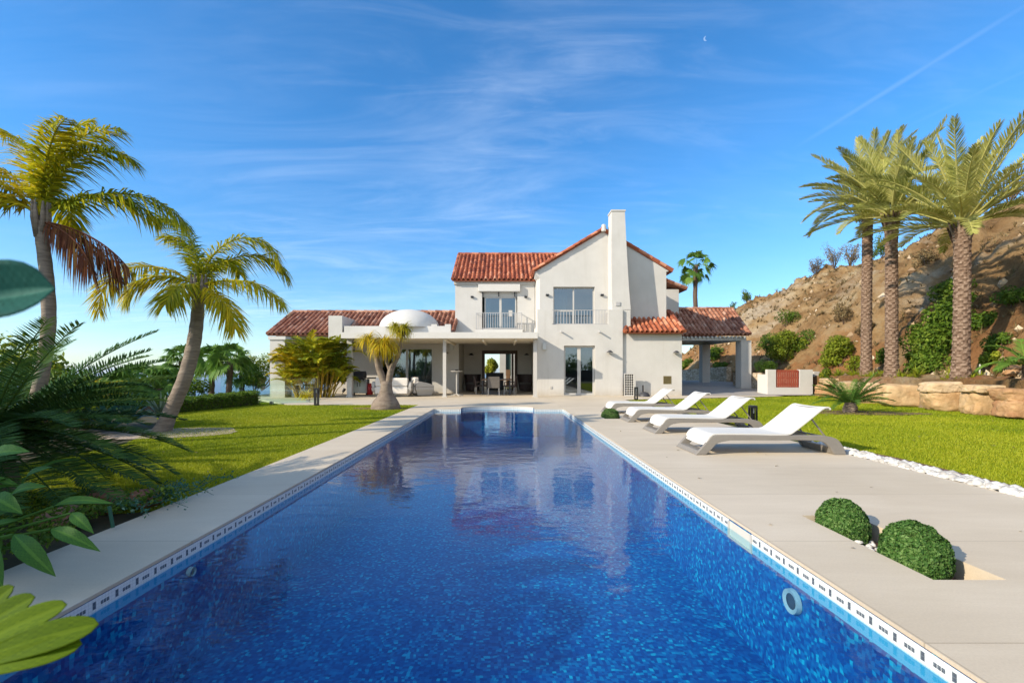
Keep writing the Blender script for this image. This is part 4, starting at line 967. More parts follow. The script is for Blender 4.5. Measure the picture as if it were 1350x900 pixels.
def make_lounger(label, loc, rz=0):
    t = thing('sun_lounger', label, 'sun lounger', (0, 0, 0), 0, 'white sun loungers in a row beside the pool')
    for y in (0, LW - .05):
        g = G(); g.prism_y(side, y, y + .05); link('side_frame', g, M['taupe'], t, world=False, bevel=.008)
    g = G(); g.prism_y([(0.005, .002), (.145, .002), (.19, .055), (.045, .055)], .05, LW - .05); link('front_bar', g, M['taupe'], t, world=False, bevel=.005)
    g = G(); g.prism_y([(1.99, .002), (2.14, .002), (2.10, .08), (1.95, .10)], .05, LW - .05); link('rear_bar', g, M['taupe'], t, world=False, bevel=.005)
    prof = bez([(.145, .135), (.185, .235), (.26, .292), (.40, .302), (.80, .298), (1.20, .292), (1.34, .300), (1.42, .345), (1.62, .50), (1.80, .645), (1.87, .678), (1.915, .672), (1.94, .645)], 120)
    g = G(); n = len(prof); ys = np.linspace(.012, LW - .012, 9); sag = -.012 * (1 - ((ys - LW / 2) / (LW / 2 - .012)) ** 2)
    T = np.gradient(prof, axis=0); T /= np.linalg.norm(T, axis=1)[:, None]; Nn = np.c_[-T[:, 1], T[:, 0]]
    for off, flip in ((0, False), (-.018, True)):
        V = np.stack([np.stack([prof[:, 0] + Nn[:, 0] * off, np.full(n, y), prof[:, 1] + Nn[:, 1] * off + s_], -1) for y, s_ in zip(ys, sag)])
        g.grid(V if flip else V[::-1])
    for y, s_ in ((ys[0], sag[0]), (ys[-1], sag[-1])):
        g.grid(np.stack([np.c_[prof[:, 0], np.full(n, y), prof[:, 1] + s_], np.c_[prof[:, 0] + Nn[:, 0] * -.018, np.full(n, y), prof[:, 1] + Nn[:, 1] * -.018 + s_]]))
    link('sling', g, M['fabric_white'], t, world=False, smooth=True)
    g = G()
    for y in (.06, LW - .10): g.tube([(1.36, y + .02, .27), (1.62, y + .02, .478), (1.83, y + .02, .645)], .013, 8)
    g.tube([(1.83, .05, .645), (1.83, LW - .05, .645)], .013, 8); link('backrest_frame', g, M['taupe'], t, world=False)
    g = G()
    for y in (.12, LW - .12): g.tube([(1.70, y, .535), (1.93, y, .235)], .012, 8)
    g.tube([(1.93, .05, .235), (1.93, LW - .05, .235)], .012, 8); link('backrest_strut', g, M['taupe'], t, world=False)
    t.location = loc; t.rotation_euler.z = rz; ROOT[t.name] = np.zeros(3)
    return t
lg = make_lounger('nearest white sun lounger at the pebble edge of the deck', (2.71, 6.45, .003), R(.3))
copy_thing(lg, (2.84, 8.62, .003), R(.8), 'second nearest white sun lounger with its rear end beside a black bollard')
copy_thing(lg, (2.85, 10.55, .003), R(-.5), 'third white sun lounger, between the small shrub ball and the lawn')
copy_thing(lg, (2.80, 12.55, .003), R(.5), 'farthest white sun lounger, nearest the house wall with the bronze vent')

# bollards
def bollard(label, x, y, h, rz=0):
    t = thing('bollard_light', label, 'garden light', (x, y, -.01), rz, 'black garden bollard lights')
    g = G(); g.box(-.07, .07, -.07, .07, 0, .05); link('base', g, M['black'], t, world=False, bevel=.006)
    for a, b in ((-.05, -.05), (.05, -.05), (.05, .05), (-.05, .05)):
        g = G(); g.box(a - .016, a + .016, b - .016, b + .016, .05, h - .05); link('post', g, M['black'], t, world=False)
    g = G(); g.box(-.066, .066, -.066, .066, h - .05, h); link('cap', g, M['black'], t, world=False, bevel=.006)
    g = G(); g.tube([(0, 0, h - .16), (0, 0, h - .05)], .03, 12); link('lamp', g, M['frame_white'], t, world=False)
    return t
bollard('black open-sided bollard light just behind the second nearest sun lounger', 5.24, 9.6, .47)
bollard('black open-sided bollard light in front of the white lattice screen', 5.38, 18.6, .53)
bollard('black bollard light in front of the yellow clumping palm', -6.5, 15.75, .60)

# parasol base
t = thing('parasol_base', 'black domed parasol base with short pole by the annex wall', 'parasol base', (6.42, 20.9, 0))
g = G(); g.lathe([(.001, .22), (.08, .215), (.17, .17), (.24, .08), (.26, .0)], (6.42, 20.9, 0), 24); link('weight', g, M['dark'], t, smooth=True)
g = G(); g.tube([(6.36, 20.9, .1), (6.36, 20.9, .52)], .035, 12); link('pole', g, M['black'], t)

# barbecue
bx = WX(476, 22.0)
t = thing('gas_barbecue', 'steel gas barbecue with a dark hood under the white canopy', 'barbecue', (bx, 22.0, 0))
g = G(); g.box(bx - .40, bx + .34, 21.75, 22.25, .10, .78); ca = link('cabinet', g, M['steel'], t, bevel=.015)
for s_ in (-1, 1):
    g = G(); g.box(bx - .03 + s_ * .185 - .175, bx - .03 + s_ * .185 + .175, 21.73, 21.748, .14, .70); dd_ = link('door', g, M['steel'], t, bevel=.006)
    g = G(); g.box(bx - .03 + s_ * .06 - .012, bx - .03 + s_ * .06 + .012, 21.705, 21.73, .42, .62); link('handle', g, M['black'], dd_)
g = G(); g.prism_x([(21.72, .80), (21.72, .92), (21.80, 1.06), (21.95, 1.16), (22.15, 1.16), (22.26, 1.02), (22.26, .80)], bx - .40, bx + .20); link('hood', g, M['dark'], t, bevel=.02)
g = G(); g.box(bx + .345, bx + .68, 21.78, 22.2, .80, .86); link('side_shelf', g, M['dark'], t, bevel=.01)
g = G(); g.box(bx - .70, bx - .405, 21.78, 22.2, .80, .84); link('side_shelf', g, M['dark'], t, bevel=.01)
g = G(); g.box(bx - .38, bx + .30, 21.705, 21.75, .78, .80)
for k in range(4): g.tube([(bx - .28 + k * .16, 21.75, .74), (bx - .28 + k * .16, 21.70, .74)], .03, 12)
link('control_panel', g, M['black'], t)
for s_ in (-.33, .27):
    g = G(); g.tube([(bx + s_ - .025, 22, .05), (bx + s_ + .025, 22, .05)], .05, 14); link('wheel', g, M['black'], t)
gx_ = WX(487, 22.1)
t = thing('gas_bottle', 'red gas bottle standing beside the steel barbecue', 'gas bottle', (gx_, 22.1, 0))
g = G(); g.lathe([(.001, .02), (.15, .02), (.17, .06), (.17, .36), (.14, .44), (.05, .49), (.04, .52), (.001, .52)], (gx_, 22.1, 0), 24); link('body', g, M['red'], t, smooth=True)
g = G(); g.lathe([(.10, .47), (.10, .57), (.085, .57), (.085, .47)], (gx_, 22.1, 0), 20); link('collar', g, M['red'], t)

# sofa (its back to the pool) and armchair
def sofa(name, label, cat, c, w, rz, h=.80):
    t = thing(name, label, cat, (c[0], c[1], 0), rz)
    d = .85
    # tapering shell : wide at seat height, narrower at the floor and at the top
    def sec(z, ww, y0, y1): return (z, -ww / 2, ww / 2, y0, y1)
    g = G(); loft(g, [sec(.03, w * .80, -.30, .36), sec(.30, w, -.42, .45), sec(.40, w, -.44, .45), sec(.42, w * .98, -.43, .45)]); link('base', g, M['sofa_shell'], t, world=False, bevel=.02)
    for s_ in (-1, 1):
        g = G(); x0, x1 = sorted((s_ * w / 2, s_ * (w / 2 - .14)))
        g.prism_x([(-.43, .42), (-.40, .62), (-.30, .70), (.25, .58), (.45, .50), (.45, .42)], x0, x1); link('arm', g, M['sofa_shell'], t, world=False, bevel=.03)
    n = 2 if w > 1.4 else 1
    for k in range(n):
        a = -w / 2 + .15 + (w - .3) * k / n; b = -w / 2 + .15 + (w - .3) * (k + 1) / n
        for z0, z1, y in ((.14, .47, -.45), (.48, h + .04, -.42)):
            g = G(); V = []; loft(g, [(z0, a + .02, b - .02, y - .04, y + .14), (z1 - .06, a + .005, b - .005, y - .02, y + .18), (z1, a + .05, b - .05, y + .02, y + .16)]); link('back_cushion', g, M['cushion'], t, world=False, bevel=.03)
        g = G(); g.box(a + .01, b - .01, -.22, .44, .422, .54); link('seat_cushion', g, M['cushion'], t, world=False, bevel=.03)
    return t
sofa('garden_sofa', 'cream outdoor sofa seen from behind, beyond the swollen trunk', 'sofa', (WX(519, 21.0), 21.0), 1.80, R(0), .82)
sofa('garden_armchair', 'cream outdoor armchair turned sideways next to the outdoor sofa', 'armchair', (WX(556, 21.5), 21.5), .95, R(-62), .84)

# high table
x = WX(602, 21.3)
t = thing('bar_table', 'tall slender round bar table beside the porch opening', 'table', (x, 21.3, 0))
g = G(); g.lathe([(.001, 1.14), (.29, 1.14), (.30, 1.155), (.29, 1.17), (.001, 1.17)], (x, 21.3, 0), 32); link('tabletop', g, M['frame_white'], t, smooth=False)
g = G(); g.tube([(x, 21.3, .04), (x, 21.3, 1.14)], .028, 12); link('stem', g, M['frame_white'], t)
for a in (0, 1, 2, 3):
    g = G(); ca_, sa_ = cos(a * pi / 2 + .5), sin(a * pi / 2 + .5); g.tube([(x + .02 * ca_, 21.3 + .02 * sa_, .10), (x + .2 * ca_, 21.3 + .2 * sa_, .05), (x + .33 * ca_, 21.3 + .33 * sa_, .012)], [.02, .018, .014], 8); link('foot', g, M['frame_white'], t)
t = thing('ashtray', 'small dark dish on top of the slender bar table', 'dish', (x, 21.3, 1.172))
link('bowl', G().lathe([(.001, 1.176), (.05, 1.176), (.075, 1.235), (.085, 1.235), (.06, 1.173), (.001, 1.172)], (x, 21.3, 0), 20), M['dark'], t, smooth=True)

# dining set in the porch
tx0, tx1, ty0, ty1 = -1.15, .35, 22.1, 24.0
t = thing('dining_table', 'brown wooden dining table in the shaded porch', 'table', (-.4, 23, 0))
g = G(); g.box(tx0, tx1, ty0, ty1, .71, .755); link('tabletop', g, M['wood'], t, bevel=.008)
for x in (tx0 + .08, tx1 - .08):
    for y in (ty0 + .08, ty1 - .08):
        g = G(); g.box(x - .035, x + .035, y - .035, y + .035, 0, .71); link('leg', g, M['dark'], t)
def dchair(label, c, rz, mat):
    t = thing('dining_chair', label, 'chair', (c[0], c[1], 0), rz, 'dining chairs round the porch table')
    g = G(); g.box(-.29, .29, -.26, .28, .40, .46); link('seat', g, M[mat], t, world=False, bevel=.015)
    g = G(); loft(g, [(.36, -.28, .28, -.30, -.25), (.70, -.29, .29, -.34, -.29), (.90, -.28, .28, -.38, -.34)]); link('backrest', g, M[mat], t, world=False, bevel=.015)
    for s_ in (-1, 1):
        g = G(); g.box(min(s_ * .29, s_ * .25), max(s_ * .29, s_ * .25), -.30, .22, .60, .64); g.box(min(s_ * .29, s_ * .25), max(s_ * .29, s_ * .25), .18, .22, .46, .60); link('armrest', g, M[mat], t, world=False)
        for y in (-.26, .22):
            g = G(); g.tube([(s_ * .25, y, .40), (s_ * .265, y * 1.05, 0)], [.022, .018], 8); link('leg', g, M['steel'], t, world=False)
    return t
dchair('grey woven dining chair with its back to the pool', (WX(651, 21.75), 21.75), 0, 'wicker_grey')
dchair('brown dining chair standing sideways at the right end of the porch table', (WX(672, 22.6), 22.6), R(78), 'wicker')
dchair('brown dining chair at the left end of the porch table', (WX(634, 22.9), 22.9), R(-80), 'wicker')
def tub(label, c, rz):
    t = thing('tub_chair', label, 'armchair', (c[0], c[1], 0), rz, 'high dark tub chairs against the porch wall')
    th = np.linspace(R(-25), R(205), 26); g = G(); outer, inner = [], []
    P = []
    for rr in (1, .86):
        for z, f in ((.04, .78), (.40, .92), (.98, 1.08)):
            P.append(np.stack([.46 * rr * f * np.cos(th), .40 * rr * f * np.sin(th), np.full(26, z)], -1))
    g.grid(np.stack([P[0], P[1], P[2], P[5], P[4], P[3]])); link('shell', g, M['wicker'], t, world=False, smooth=False)
    g = G(); g.lathe([(.36, .05), (.40, .38), (.001, .38)], (0, 0, 0), 24, 1, .85); link('seat', g, M['wicker'], t, world=False)
    g = G(); g.lathe([(.001, .52), (.33, .52), (.37, .47), (.36, .40), (.001, .40)], (0, -.02, 0), 24, 1, .85); link('cushion', g, M['wicker_grey'], t, world=False, smooth=True)
    return t
tub('high backed dark wicker tub chair left of the brown door frame', (WX(623, 26), 25.9), R(15))
tub('high backed dark wicker tub chair right of the brown door frame', (WX(693, 26), 25.9), R(-15))
# courtyard seen through the house
t = thing('planter_box', 'dark planter box standing in the brown framed opening', 'planter', (-.7, 28.0, 0))
g = G(); wall(g, -1.12, -.05, 27.8, 28.1, .0, 1.05, []); link('box', g, M['dark'], t, bevel=.01); link('compost', G().box(-1.08, -.1, 27.84, 28.06, 1.052, 1.06), M['soil'], t)
t = thing('courtyard_wall', 'sunlit white courtyard wall seen through the open porch', 'wall', (0, 34.3, 0))
g = G(); wall(g, -2.5, 2.6, 34.3, 34.6, 0, 3.2, [(-1.6, -.36, .6, 2.9), (.1, .50, .8, 2.6)]); link('pier', g, M['plaster'], t)
g = G(); g.box(.1, .5, 34.45, 34.5, .8, 2.6); link('door', g, pmat('dark_green_door', (.05, .09, .08), rough=.5), t)
tag(link('wooden_chest', G().box(.12, .44, 33.2, 33.6, .0, 1.25), M['wood'], bevel=.02), 'honey coloured wooden chest in the courtyard beyond the porch', 'chest')
# little spotlights on the terrace
t = thing('garden_spotlight', 'small black ground spotlight against the wing wall', 'garden light', (WX(452, 22.8), 22.8, 0))
g = G(); c = np.array([WX(452, 22.8), 22.8, .12]); g.tube([c, c + [.10, 0, .16]], [.06, .075], 12); link('head', g, M['black'], t)
g = G(); g.tube([c * [1, 1, 0], c], .02, 8); link('stake', g, M['black'], t)

# ------------------------------------------------------------------ plants
def nrm(v): return v / (np.linalg.norm(v, axis=-1, keepdims=True) + 1e-9)
def frond(g, rg, base, az, el, L, bend, nl=55, ll=.5, lw=.03, vee=.25, droop=.25, sw0=25, sw1=65, rr=.02, var=.5, vs=.12, start=.14, pw=1.4, twist=0, plum=0, stem_var=None, azb=0, prof=None):
    s = np.linspace(0, 1, 40); e = el - bend * s ** pw; a = az + azb * s ** 1.5
    d = np.stack([np.cos(e) * np.cos(a), np.cos(e) * np.sin(a), np.sin(e)], -1)
    P = np.array(base) + np.concatenate([np.zeros((1, 3)), np.cumsum((d[1:] + d[:-1]) / 2, 0) * L / 39])
    g.tube(P[::3], np.linspace(rr, rr * .25, len(P[::3])), 5, False, var if stem_var is None else stem_var)
    q = np.repeat(np.linspace(start, .995, nl), 2); q = np.clip(q + rg.normal(0, .004, len(q)), 0, 1); sd = np.tile([1., -1.], nl)
    f = q * 39; i0 = np.clip(f.astype(int), 0, 38); w = (f - i0)[:, None]
    B = P[i0] * (1 - w) + P[i0 + 1] * w; T = nrm(d[i0] * (1 - w) + d[i0 + 1] * w)
    aa = a[i0]; S = np.stack([-np.sin(aa), np.cos(aa), np.zeros(len(aa))], -1); S = nrm(S - T * (S * T).sum(1, keepdims=True)); Nn = np.cross(S, T) * -1
    Nn = np.where(Nn[:, 2:3] < 0, -Nn, Nn) if abs(el) < 1.2 else Nn
    if twist: 
        ct, st = cos(twist), sin(twist); S, Nn = S * ct + Nn * st, Nn * ct - S * st
    vv = vee + rg.uniform(-plum, plum, len(q)) + rg.normal(0, .06, len(q)); sw = R(sw0) + (R(sw1) - R(sw0)) * q + rg.normal(0, .07, len(q))
    D = nrm(T * np.sin(sw)[:, None] + (S * sd[:, None] * np.cos(vv)[:, None] + Nn * np.sin(vv)[:, None]) * np.cos(sw)[:, None])
    pr = np.sin(pi * np.clip(.10 + .86 * (q - start) / (1 - start), 0, 1)) ** .55 if prof is None else prof((q - start) / (1 - start))
    l = ll * pr * rg.uniform(.85, 1.1, len(q)); wv = nrm(T - D * (T * D).sum(1, keepdims=True)); wv = nrm(wv + Nn * rg.uniform(-.5, .5, (len(q), 1)))
    W_ = lw * rg.uniform(.8, 1.15, len(q))[:, None] / 2
    def pt(t): 
        p = B + D * (l * t)[:, None]; p[:, 2] -= droop * l * t * t * rg.uniform(.7, 1.3, len(q)); return p
    p1, p2 = pt(.5), pt(1.0)
    V = np.stack([B - wv * W_ * .5, B + wv * W_ * .5, p1 + wv * W_, p1 - wv * W_, p2], 1).reshape(-1, 3)
    k = np.arange(len(q))[:, None] * 5
    vr = np.clip(var + rg.normal(0, vs, len(q)), 0, 1)
    n0 = g.n; g.add(V, k + np.array([[0, 1, 2, 3]]), vr); g.C.append((k + np.array([[3, 2, 4]]) + n0, vr))
    return P[-1]

def fanleaf(g, rg, base, az, el, Lp, Rr, n=22, var=.5, droop=.25, spread=2.2):
    d = np.array([cos(el) * cos(az), cos(el) * sin(az), sin(el)]); c = np.array(base) + d * Lp + [0, 0, -.12 * Lp * Lp]
    g.tube([base, np.array(base) + d * Lp * .5 + [0, 0, -.02 * Lp], c], [.014, .011, .008], 5, False, min(1, var + .2))
    d2 = nrm(d + np.array([0, 0, -.35])); S = nrm(np.cross(d2, [0, 0, 1.])); Nn = np.cross(S, d2); ro = rg.normal(0, .75); S, Nn = S * cos(ro) + Nn * sin(ro), Nn * cos(ro) - S * sin(ro)
    th = np.linspace(-spread, spread, n) / 2 * 1.15 + rg.normal(0, .03, n)
    D = d2 * np.cos(th)[:, None] + S * np.sin(th)[:, None] + Nn * .12 * np.abs(np.sin(th))[:, None]; D = nrm(D)
    l = Rr * (1 - .22 * np.abs(th / (spread * .6)) ** 2) * rg.uniform(.9, 1.06, n); wv = nrm(np.cross(D, Nn)); w = Rr * .07
    p1 = c + D * (l * .55)[:, None]; p2 = c + D * l[:, None]; p2[:, 2] -= droop * 1.9 * l * rg.uniform(.4, 1.5, n)
    V = np.stack([c + wv * 0 + D * .02, p1 + wv * w + Nn * .01, p1 - wv * w, p2], 1).reshape(-1, 3); k = np.arange(n)[:, None] * 4
    vr = np.clip(var + rg.normal(0, .1, n), 0, 1); n0 = g.n
    g.add(V, k + np.array([[0, 1, 2]]), vr); g.C.append((k + np.array([[2, 1, 3]]) + n0, vr))

def tuft(g, rg, base, n, L, lw, el=(0, 1.4), bend=(1.2, 2.2), var=.5, vs=.2, az=(0, 2 * pi), seg=6, taper=.15, pw=1.3):
    a = rg.uniform(*az, n); e0 = rg.uniform(*el, n); bd = rg.uniform(*bend, n); l = L * rg.uniform(.6, 1.1, n); t = np.linspace(0, 1, seg)
    e = e0[:, None] - bd[:, None] * t[None] ** pw
    d = np.stack([np.cos(e) * np.cos(a)[:, None], np.cos(e) * np.sin(a)[:, None], np.sin(e)], -1)
    P = np.array(base) + np.concatenate([np.zeros((n, 1, 3)), np.cumsum((d[:, 1:] + d[:, :-1]) / 2, 1) * (l[:, None, None] / (seg - 1))], 1)
    S = np.stack([-np.sin(a), np.cos(a), np.zeros(n)], -1); w = lw / 2 * np.interp(t, [0, .25, .6, 1], [.7, 1, .8, taper])
    V = np.stack([P - S[:, None] * w[None, :, None], P + S[:, None] * w[None, :, None]], 2)  # n,seg,2,3
    k = (np.arange(n)[:, None] * seg + np.arange(seg - 1)[None]).reshape(-1, 1) * 2
    vr = np.repeat(np.clip(var + rg.normal(0, vs, n), 0, 1), seg - 1)
    g.add(V.reshape(-1, 3), k + np.array([[0, 1, 3, 2]]), vr)

def leaves(g, rg, C, size, var=.5, vs=.18, up=.5, asp=.5, out=None):
    """loose leaf quads at points C"""
    n = len(C); Nn = rg.normal(0, 1, (n, 3)) + [0, 0, up]
    if out is not None: Nn = Nn * .6 + out * 1.6
    Nn = nrm(Nn); A = nrm(np.cross(Nn, rg.normal(0, 1, (n, 3)))); B = np.cross(Nn, A); l = (size * rg.uniform(.6, 1.3, n))[:, None]
    V = np.stack([C - A * l * .5, C + B * l * asp * .5 + Nn * l * .06, C + A * l * .5, C - B * l * asp * .5 + Nn * l * .06], 1).reshape(-1, 3)
    g.add(V, np.arange(n)[:, None] * 4 + np.array([[0, 1, 2, 3]]), np.clip((var if not np.isscalar(var) else np.full(n, var)) + rg.normal(0, vs, n), 0, 1))

def lumps(rg, c, r, nl, lr=.45):
    """lumpy crown: centres of clumps on and in an ellipsoid, each with its radius"""
    r = np.array(r, float); d = nrm(rg.normal(0, 1, (nl, 3))); d[:, 2] = np.where(d[:, 2] < -.35, -d[:, 2], d[:, 2])
    cc = np.array(c) + d * r * rg.uniform(.35, .78, (nl, 1)); return cc, lr * r.mean() * rg.uniform(.6, 1.25, nl)
def cloud(g, rg, c, r, n, size, nl=14, lr=.45, var=.5, vs=.17, asp=.5, up=.5, zmin=None):
    cc, cr = lumps(rg, c, r, nl, lr); cv = rg.normal(0, .12, nl); w = cr ** 2 / (cr ** 2).sum(); i = rg.choice(nl, n, p=w)
    d = nrm(rg.normal(0, 1, (n, 3))); P = cc[i] + d * cr[i][:, None] * rg.uniform(.55, 1.06, (n, 1)) ** .7
    k = np.ones(n, bool) if zmin is None else P[:, 2] > zmin
    leaves(g, rg, P[k], size, np.clip(var + cv[i][k], 0, 1), vs, up, asp, d[k] * .5)
    return cc, cr

def trunk_mod(P, n, per, amp, seed=0):
    rg = np.random.default_rng(seed); m = len(P); s = np.arange(m)[:, None] / per; th = np.arange(n)[None] / n
    return 1 + amp * (np.mod(s + np.floor(th * 6) * .5, 1.0) - .5) + rg.normal(0, amp * .25, (m, n))

# ---- queen palms on the left lawn
def queen(label, name_grp, base, pts, r0, r1, fronds, seed, dead=()):
    rg = np.random.default_rng(seed); t = thing('palm_tree', label, 'palm tree', base)
    P = bez(pts, 60); m = len(P); ring = 1 + .018 * np.sign(np.sin(np.arange(m) * 1.3))[:, None] * np.ones(16)
    rad = np.interp(np.linspace(0, 1, m), [0, .06, .15, .6, 1], [r0 * 1.35, r0 * 1.12, r0, r0 * .95, r1])
    g = G(); g.tube(P, rad, 16, True, mod=ring); link('trunk', g, M['palm_trunk'], t, smooth=True)
    top = P[-1]
    g = G()
    for k in range(9):    # crown shaft: old leaf bases
        a = k * 2.4; g.tube([top + [r1 * .7 * cos(a), r1 * .7 * sin(a), -.25], top + [r1 * 1.15 * cos(a), r1 * 1.15 * sin(a), .05], top + [r1 * 1.3 * cos(a), r1 * 1.3 * sin(a), .3]], [.03, .035, .012], 6, True)
    link('crown_shaft', g, M['palm_trunk'], t, smooth=True)
    g = G()
    for f in fronds:
        az, el, L, bend, var = f[:5]; azb = f[5] if len(f) > 5 else 0
        frond(g, rg, top + [0, 0, .1], R(az), R(el), L, R(bend), nl=125, ll=.50, lw=.027, vee=.05, droop=.55, sw0=30, sw1=55, rr=.022, var=var, vs=.20, start=.12, pw=1.7, plum=.55, azb=R(azb))
    link('crown', g, M['queen'], t)
    if dead:
        g = G()
        for az, el, L, bend in dead: frond(g, rg, top, R(az), R(el), L, R(bend), nl=70, ll=.40, lw=.02, vee=-.3, droop=1.1, sw0=45, sw1=70, rr=.02, var=.45, vs=.25, start=.10, pw=1.2, plum=.5)
        o = link('dead_frond', g, M['queen_dead'], t); o['label'] = 'dry reddish brown hanging fronds'
    return t
YB = 9.1
B = lambda px, py, y=YB, dy=0: tuple(W(px, py, y + dy))
queen('leaning palm with a curved smooth grey trunk rising from the pale gravel bed', None, (WX(215, YB), YB, -.02),
      [B(213, 571), B(226, 540), B(243, 500), B(254, 460), B(260, 420), B(262, 383)], .135, .108,
      [(168, 88, 2.05, 100, .35), (150, 80, 1.6, 90, .45, 20), (8, 74, 2.35, 165, .50), (20, 55, 2.1, 130, .45), (-6, 12, 1.95, 70, .66), (178, 32, 2.7, 130, .72), (-85, -5, 1.2, 60, .55), (-140, 20, 1.4, 110, .62), (90, 60, 1.8, 110, .40), (120, 35, 1.8, 110, .45), (-20, -20, 1.4, 60, .75)], 21)
YA = 7.07
A = lambda px, py: tuple(W(px, py, YA))
queen('tall feathery yellow palm behind the dark cycad at the left edge', None, (WX(38, YA), YA, -.03),
      [A(36, 592), A(42, 550), A(54, 500), A(64, 430), A(62, 370), A(56, 318), A(54, 292)], .092, .078,
      [(60, 89, 1.95, 50, .62), (10, 84, 2.05, 95, .55, -10), (5, 76, 2.0, 120, .42), (-30, 82, 1.8, 90, .55), (160, 84, 1.8, 70, .75, 20), (178, 62, 1.9, 110, .80), (8, 30, 2.35, 90, .32), (185, 35, 1.9, 100, .72), (200, 50, 1.8, 110, .75), (60, 50, 1.9, 110, .45), (120, 45, 1.9, 110, .5), (-140, 30, 1.5, 110, .7)], 22, dead=((2, -8, 1.55, 45), (-12, -15, 1.3, 50), (12, -14, 1.4, 50)))
# palm just outside the picture on the left: its crown shades the near end of the pool
queen('feathery palm outside the left edge, shading the near water', None, (-9.7, .1, -.03), [(-9.7, .1, -.05), (-9.6, .12, 1.5), (-9.5, .15, 3.1)], .15, .11,
      [(k * 27, 25 + 45 * ((k * 7) % 5) / 4, 2.1, 100, .5) for k in range(30)], 23)
queen('feathery palm outside the left edge, behind the first one', None, (-10.6, -1.9, -.03), [(-10.6, -1.9, -.05), (-10.5, -1.9, 1.5), (-10.4, -1.85, 3.4)], .15, .11,
      [(k * 27 + 11, 25 + 45 * ((k * 7) % 5) / 4, 2.1, 100, .5) for k in range(30)], 24)

# ---- date palms on the terrace
def date_palm(label, base, h, r, seed, n, L, elr=(5, 84), wind=12):
    rg = np.random.default_rng(seed); t = thing('date_palm', label, 'palm tree', base, 0, 'date palms along the boulder wall')
    b = np.array(base); m = int(h / .045); z = np.linspace(-.15, h, m); bow = .006 * h * np.sin(z / h * 2.6 + seed)
    P = np.stack([b[0] + bow * cos(seed), b[1] + bow * sin(seed), b[2] + z], -1)
    rad = r * np.interp(z / h, [0, .05, .12, .85, .94, 1], [1.22, 1.12, 1.0, .95, 1.06, 1.0]); nn = 30
    s = np.arange(m)[:, None] / 4.0; th = np.arange(nn)[None] / nn; k = np.floor(th * 10); mod = 1 + .13 * (.5 - np.mod(s + np.mod(k, 2) * .5, 1.0)) * (.6 + .4 * np.abs(np.sin(th * 10 * pi))) + rg.normal(0, .02, (m, nn))
    g = G(); g.tube(P, rad, nn, True, mod=mod)
    F, v = g.C[0]; vv = np.clip(.5 + (np.mod(s[:-1] + np.mod(k, 2) * .5, 1.0) - .5) * -.5 + rg.normal(0, .15, (m - 1, nn)), 0, 1).ravel(); g.C[0] = (F, vv)
    link('trunk', g, M['date_trunk'], t)
    top = P[-1]; g = G()
    for i in range(16):
        a = i * 2.4; g.tube([top + [r * .9 * cos(a), r * .9 * sin(a), -.45 + .02 * i], top + [r * 1.25 * cos(a), r * 1.25 * sin(a), -.2 + .02 * i], top + [r * 1.6 * cos(a), r * 1.6 * sin(a), .05 + .02 * i]], [.04, .035, .02], 6, True, rg.random())
    link('leaf_bases', g, M['date_trunk'], t)
    g = G()
    for i in range(n):
        u = (i + .5) / n; el = elr[1] - (elr[1] - elr[0]) * u ** .9; a = i * 2.39996 + rg.normal(0, .15)
        LL = L * rg.uniform(.86, 1.08) * (.8 + .2 * sin(pi * min(1, u * 1.6)))
        frond(g, rg, top + [.08 * cos(a), .08 * sin(a), .05], a, R(el + rg.normal(0, 4)), LL, R(14 + 38 * u + rg.normal(0, 6)), nl=120, ll=.46, lw=.024, vee=.45, droop=.08, sw0=28, sw1=62, rr=.035, var=.35 + .4 * rg.random(), vs=.13, start=.17, pw=1.5, stem_var=.8, plum=.15, azb=R(rg.normal(0, wind)))
    link('crown', g, M['date'], t)
    return t
def terr(px, y): x = WX(px, y); return (x, y, float(hill_z(np.array([x]), np.array([y]))[0]) - .03)
p = terr(1267, 14.0); date_palm('nearest and thickest date palm above the big ochre boulders', p, WZ(300, 14.0) - p[2], .205, 31, 42, 3.4, (6, 88))
p = terr(1175, 17.2); date_palm('middle date palm of the three on the bank', p, WZ(287, 17.2) - p[2], .20, 32, 40, 3.25, (0, 87))
p = terr(1143, 19.5); date_palm('leftmost and slimmest date palm of the three on the bank', p, WZ(264, 19.5) - p[2], .19, 33, 38, 2.95, (-12, 85))

# ---- fan palms
def fan_palm(label, base, h, r, seed, n, Lp, Rr, group=None, skirt=False, el=(-35, 85)):
    rg = np.random.default_rng(seed); t = thing('fan_palm', label, 'palm tree', base, 0, group); b = np.array(base)
    if h > .3:
        P = b + np.stack([np.zeros(20), np.zeros(20), np.linspace(-.2, h, 20)], -1); P[:, 0] += .04 * h * np.sin(np.linspace(0, 2, 20) + seed)
        g = G(); g.tube(P, r * np.interp(np.linspace(0, 1, 20), [0, .1, .85, 1], [1.3, 1.05, .9, 1.2]), 12, True, mod=1 + rg.normal(0, .06, (20, 12))); link('trunk', g, M['bark'], t, smooth=True); top = P[-1]
    else: top = b + [0, 0, h]
    g = G()
    for i in range(n):
        u = (i + .5) / n; e = el[1] - (el[1] - el[0]) * u
        fanleaf(g, rg, top, i * 2.4 + rg.normal(0, .2), R(e), Lp * rg.uniform(.8, 1.1), Rr * rg.uniform(.85, 1.1), var=.5 + rg.normal(0, .12))
    link('crown', g, M['fan'], t); return t
x, y = WX(921, 45), 45.
fan_palm('solitary tall slim fan palm on the skyline behind the carport', (x, y, 3.2), WZ(350, 45) - 3.2, .22, 41, 26, 1.15, .85, el=(-60, 85))
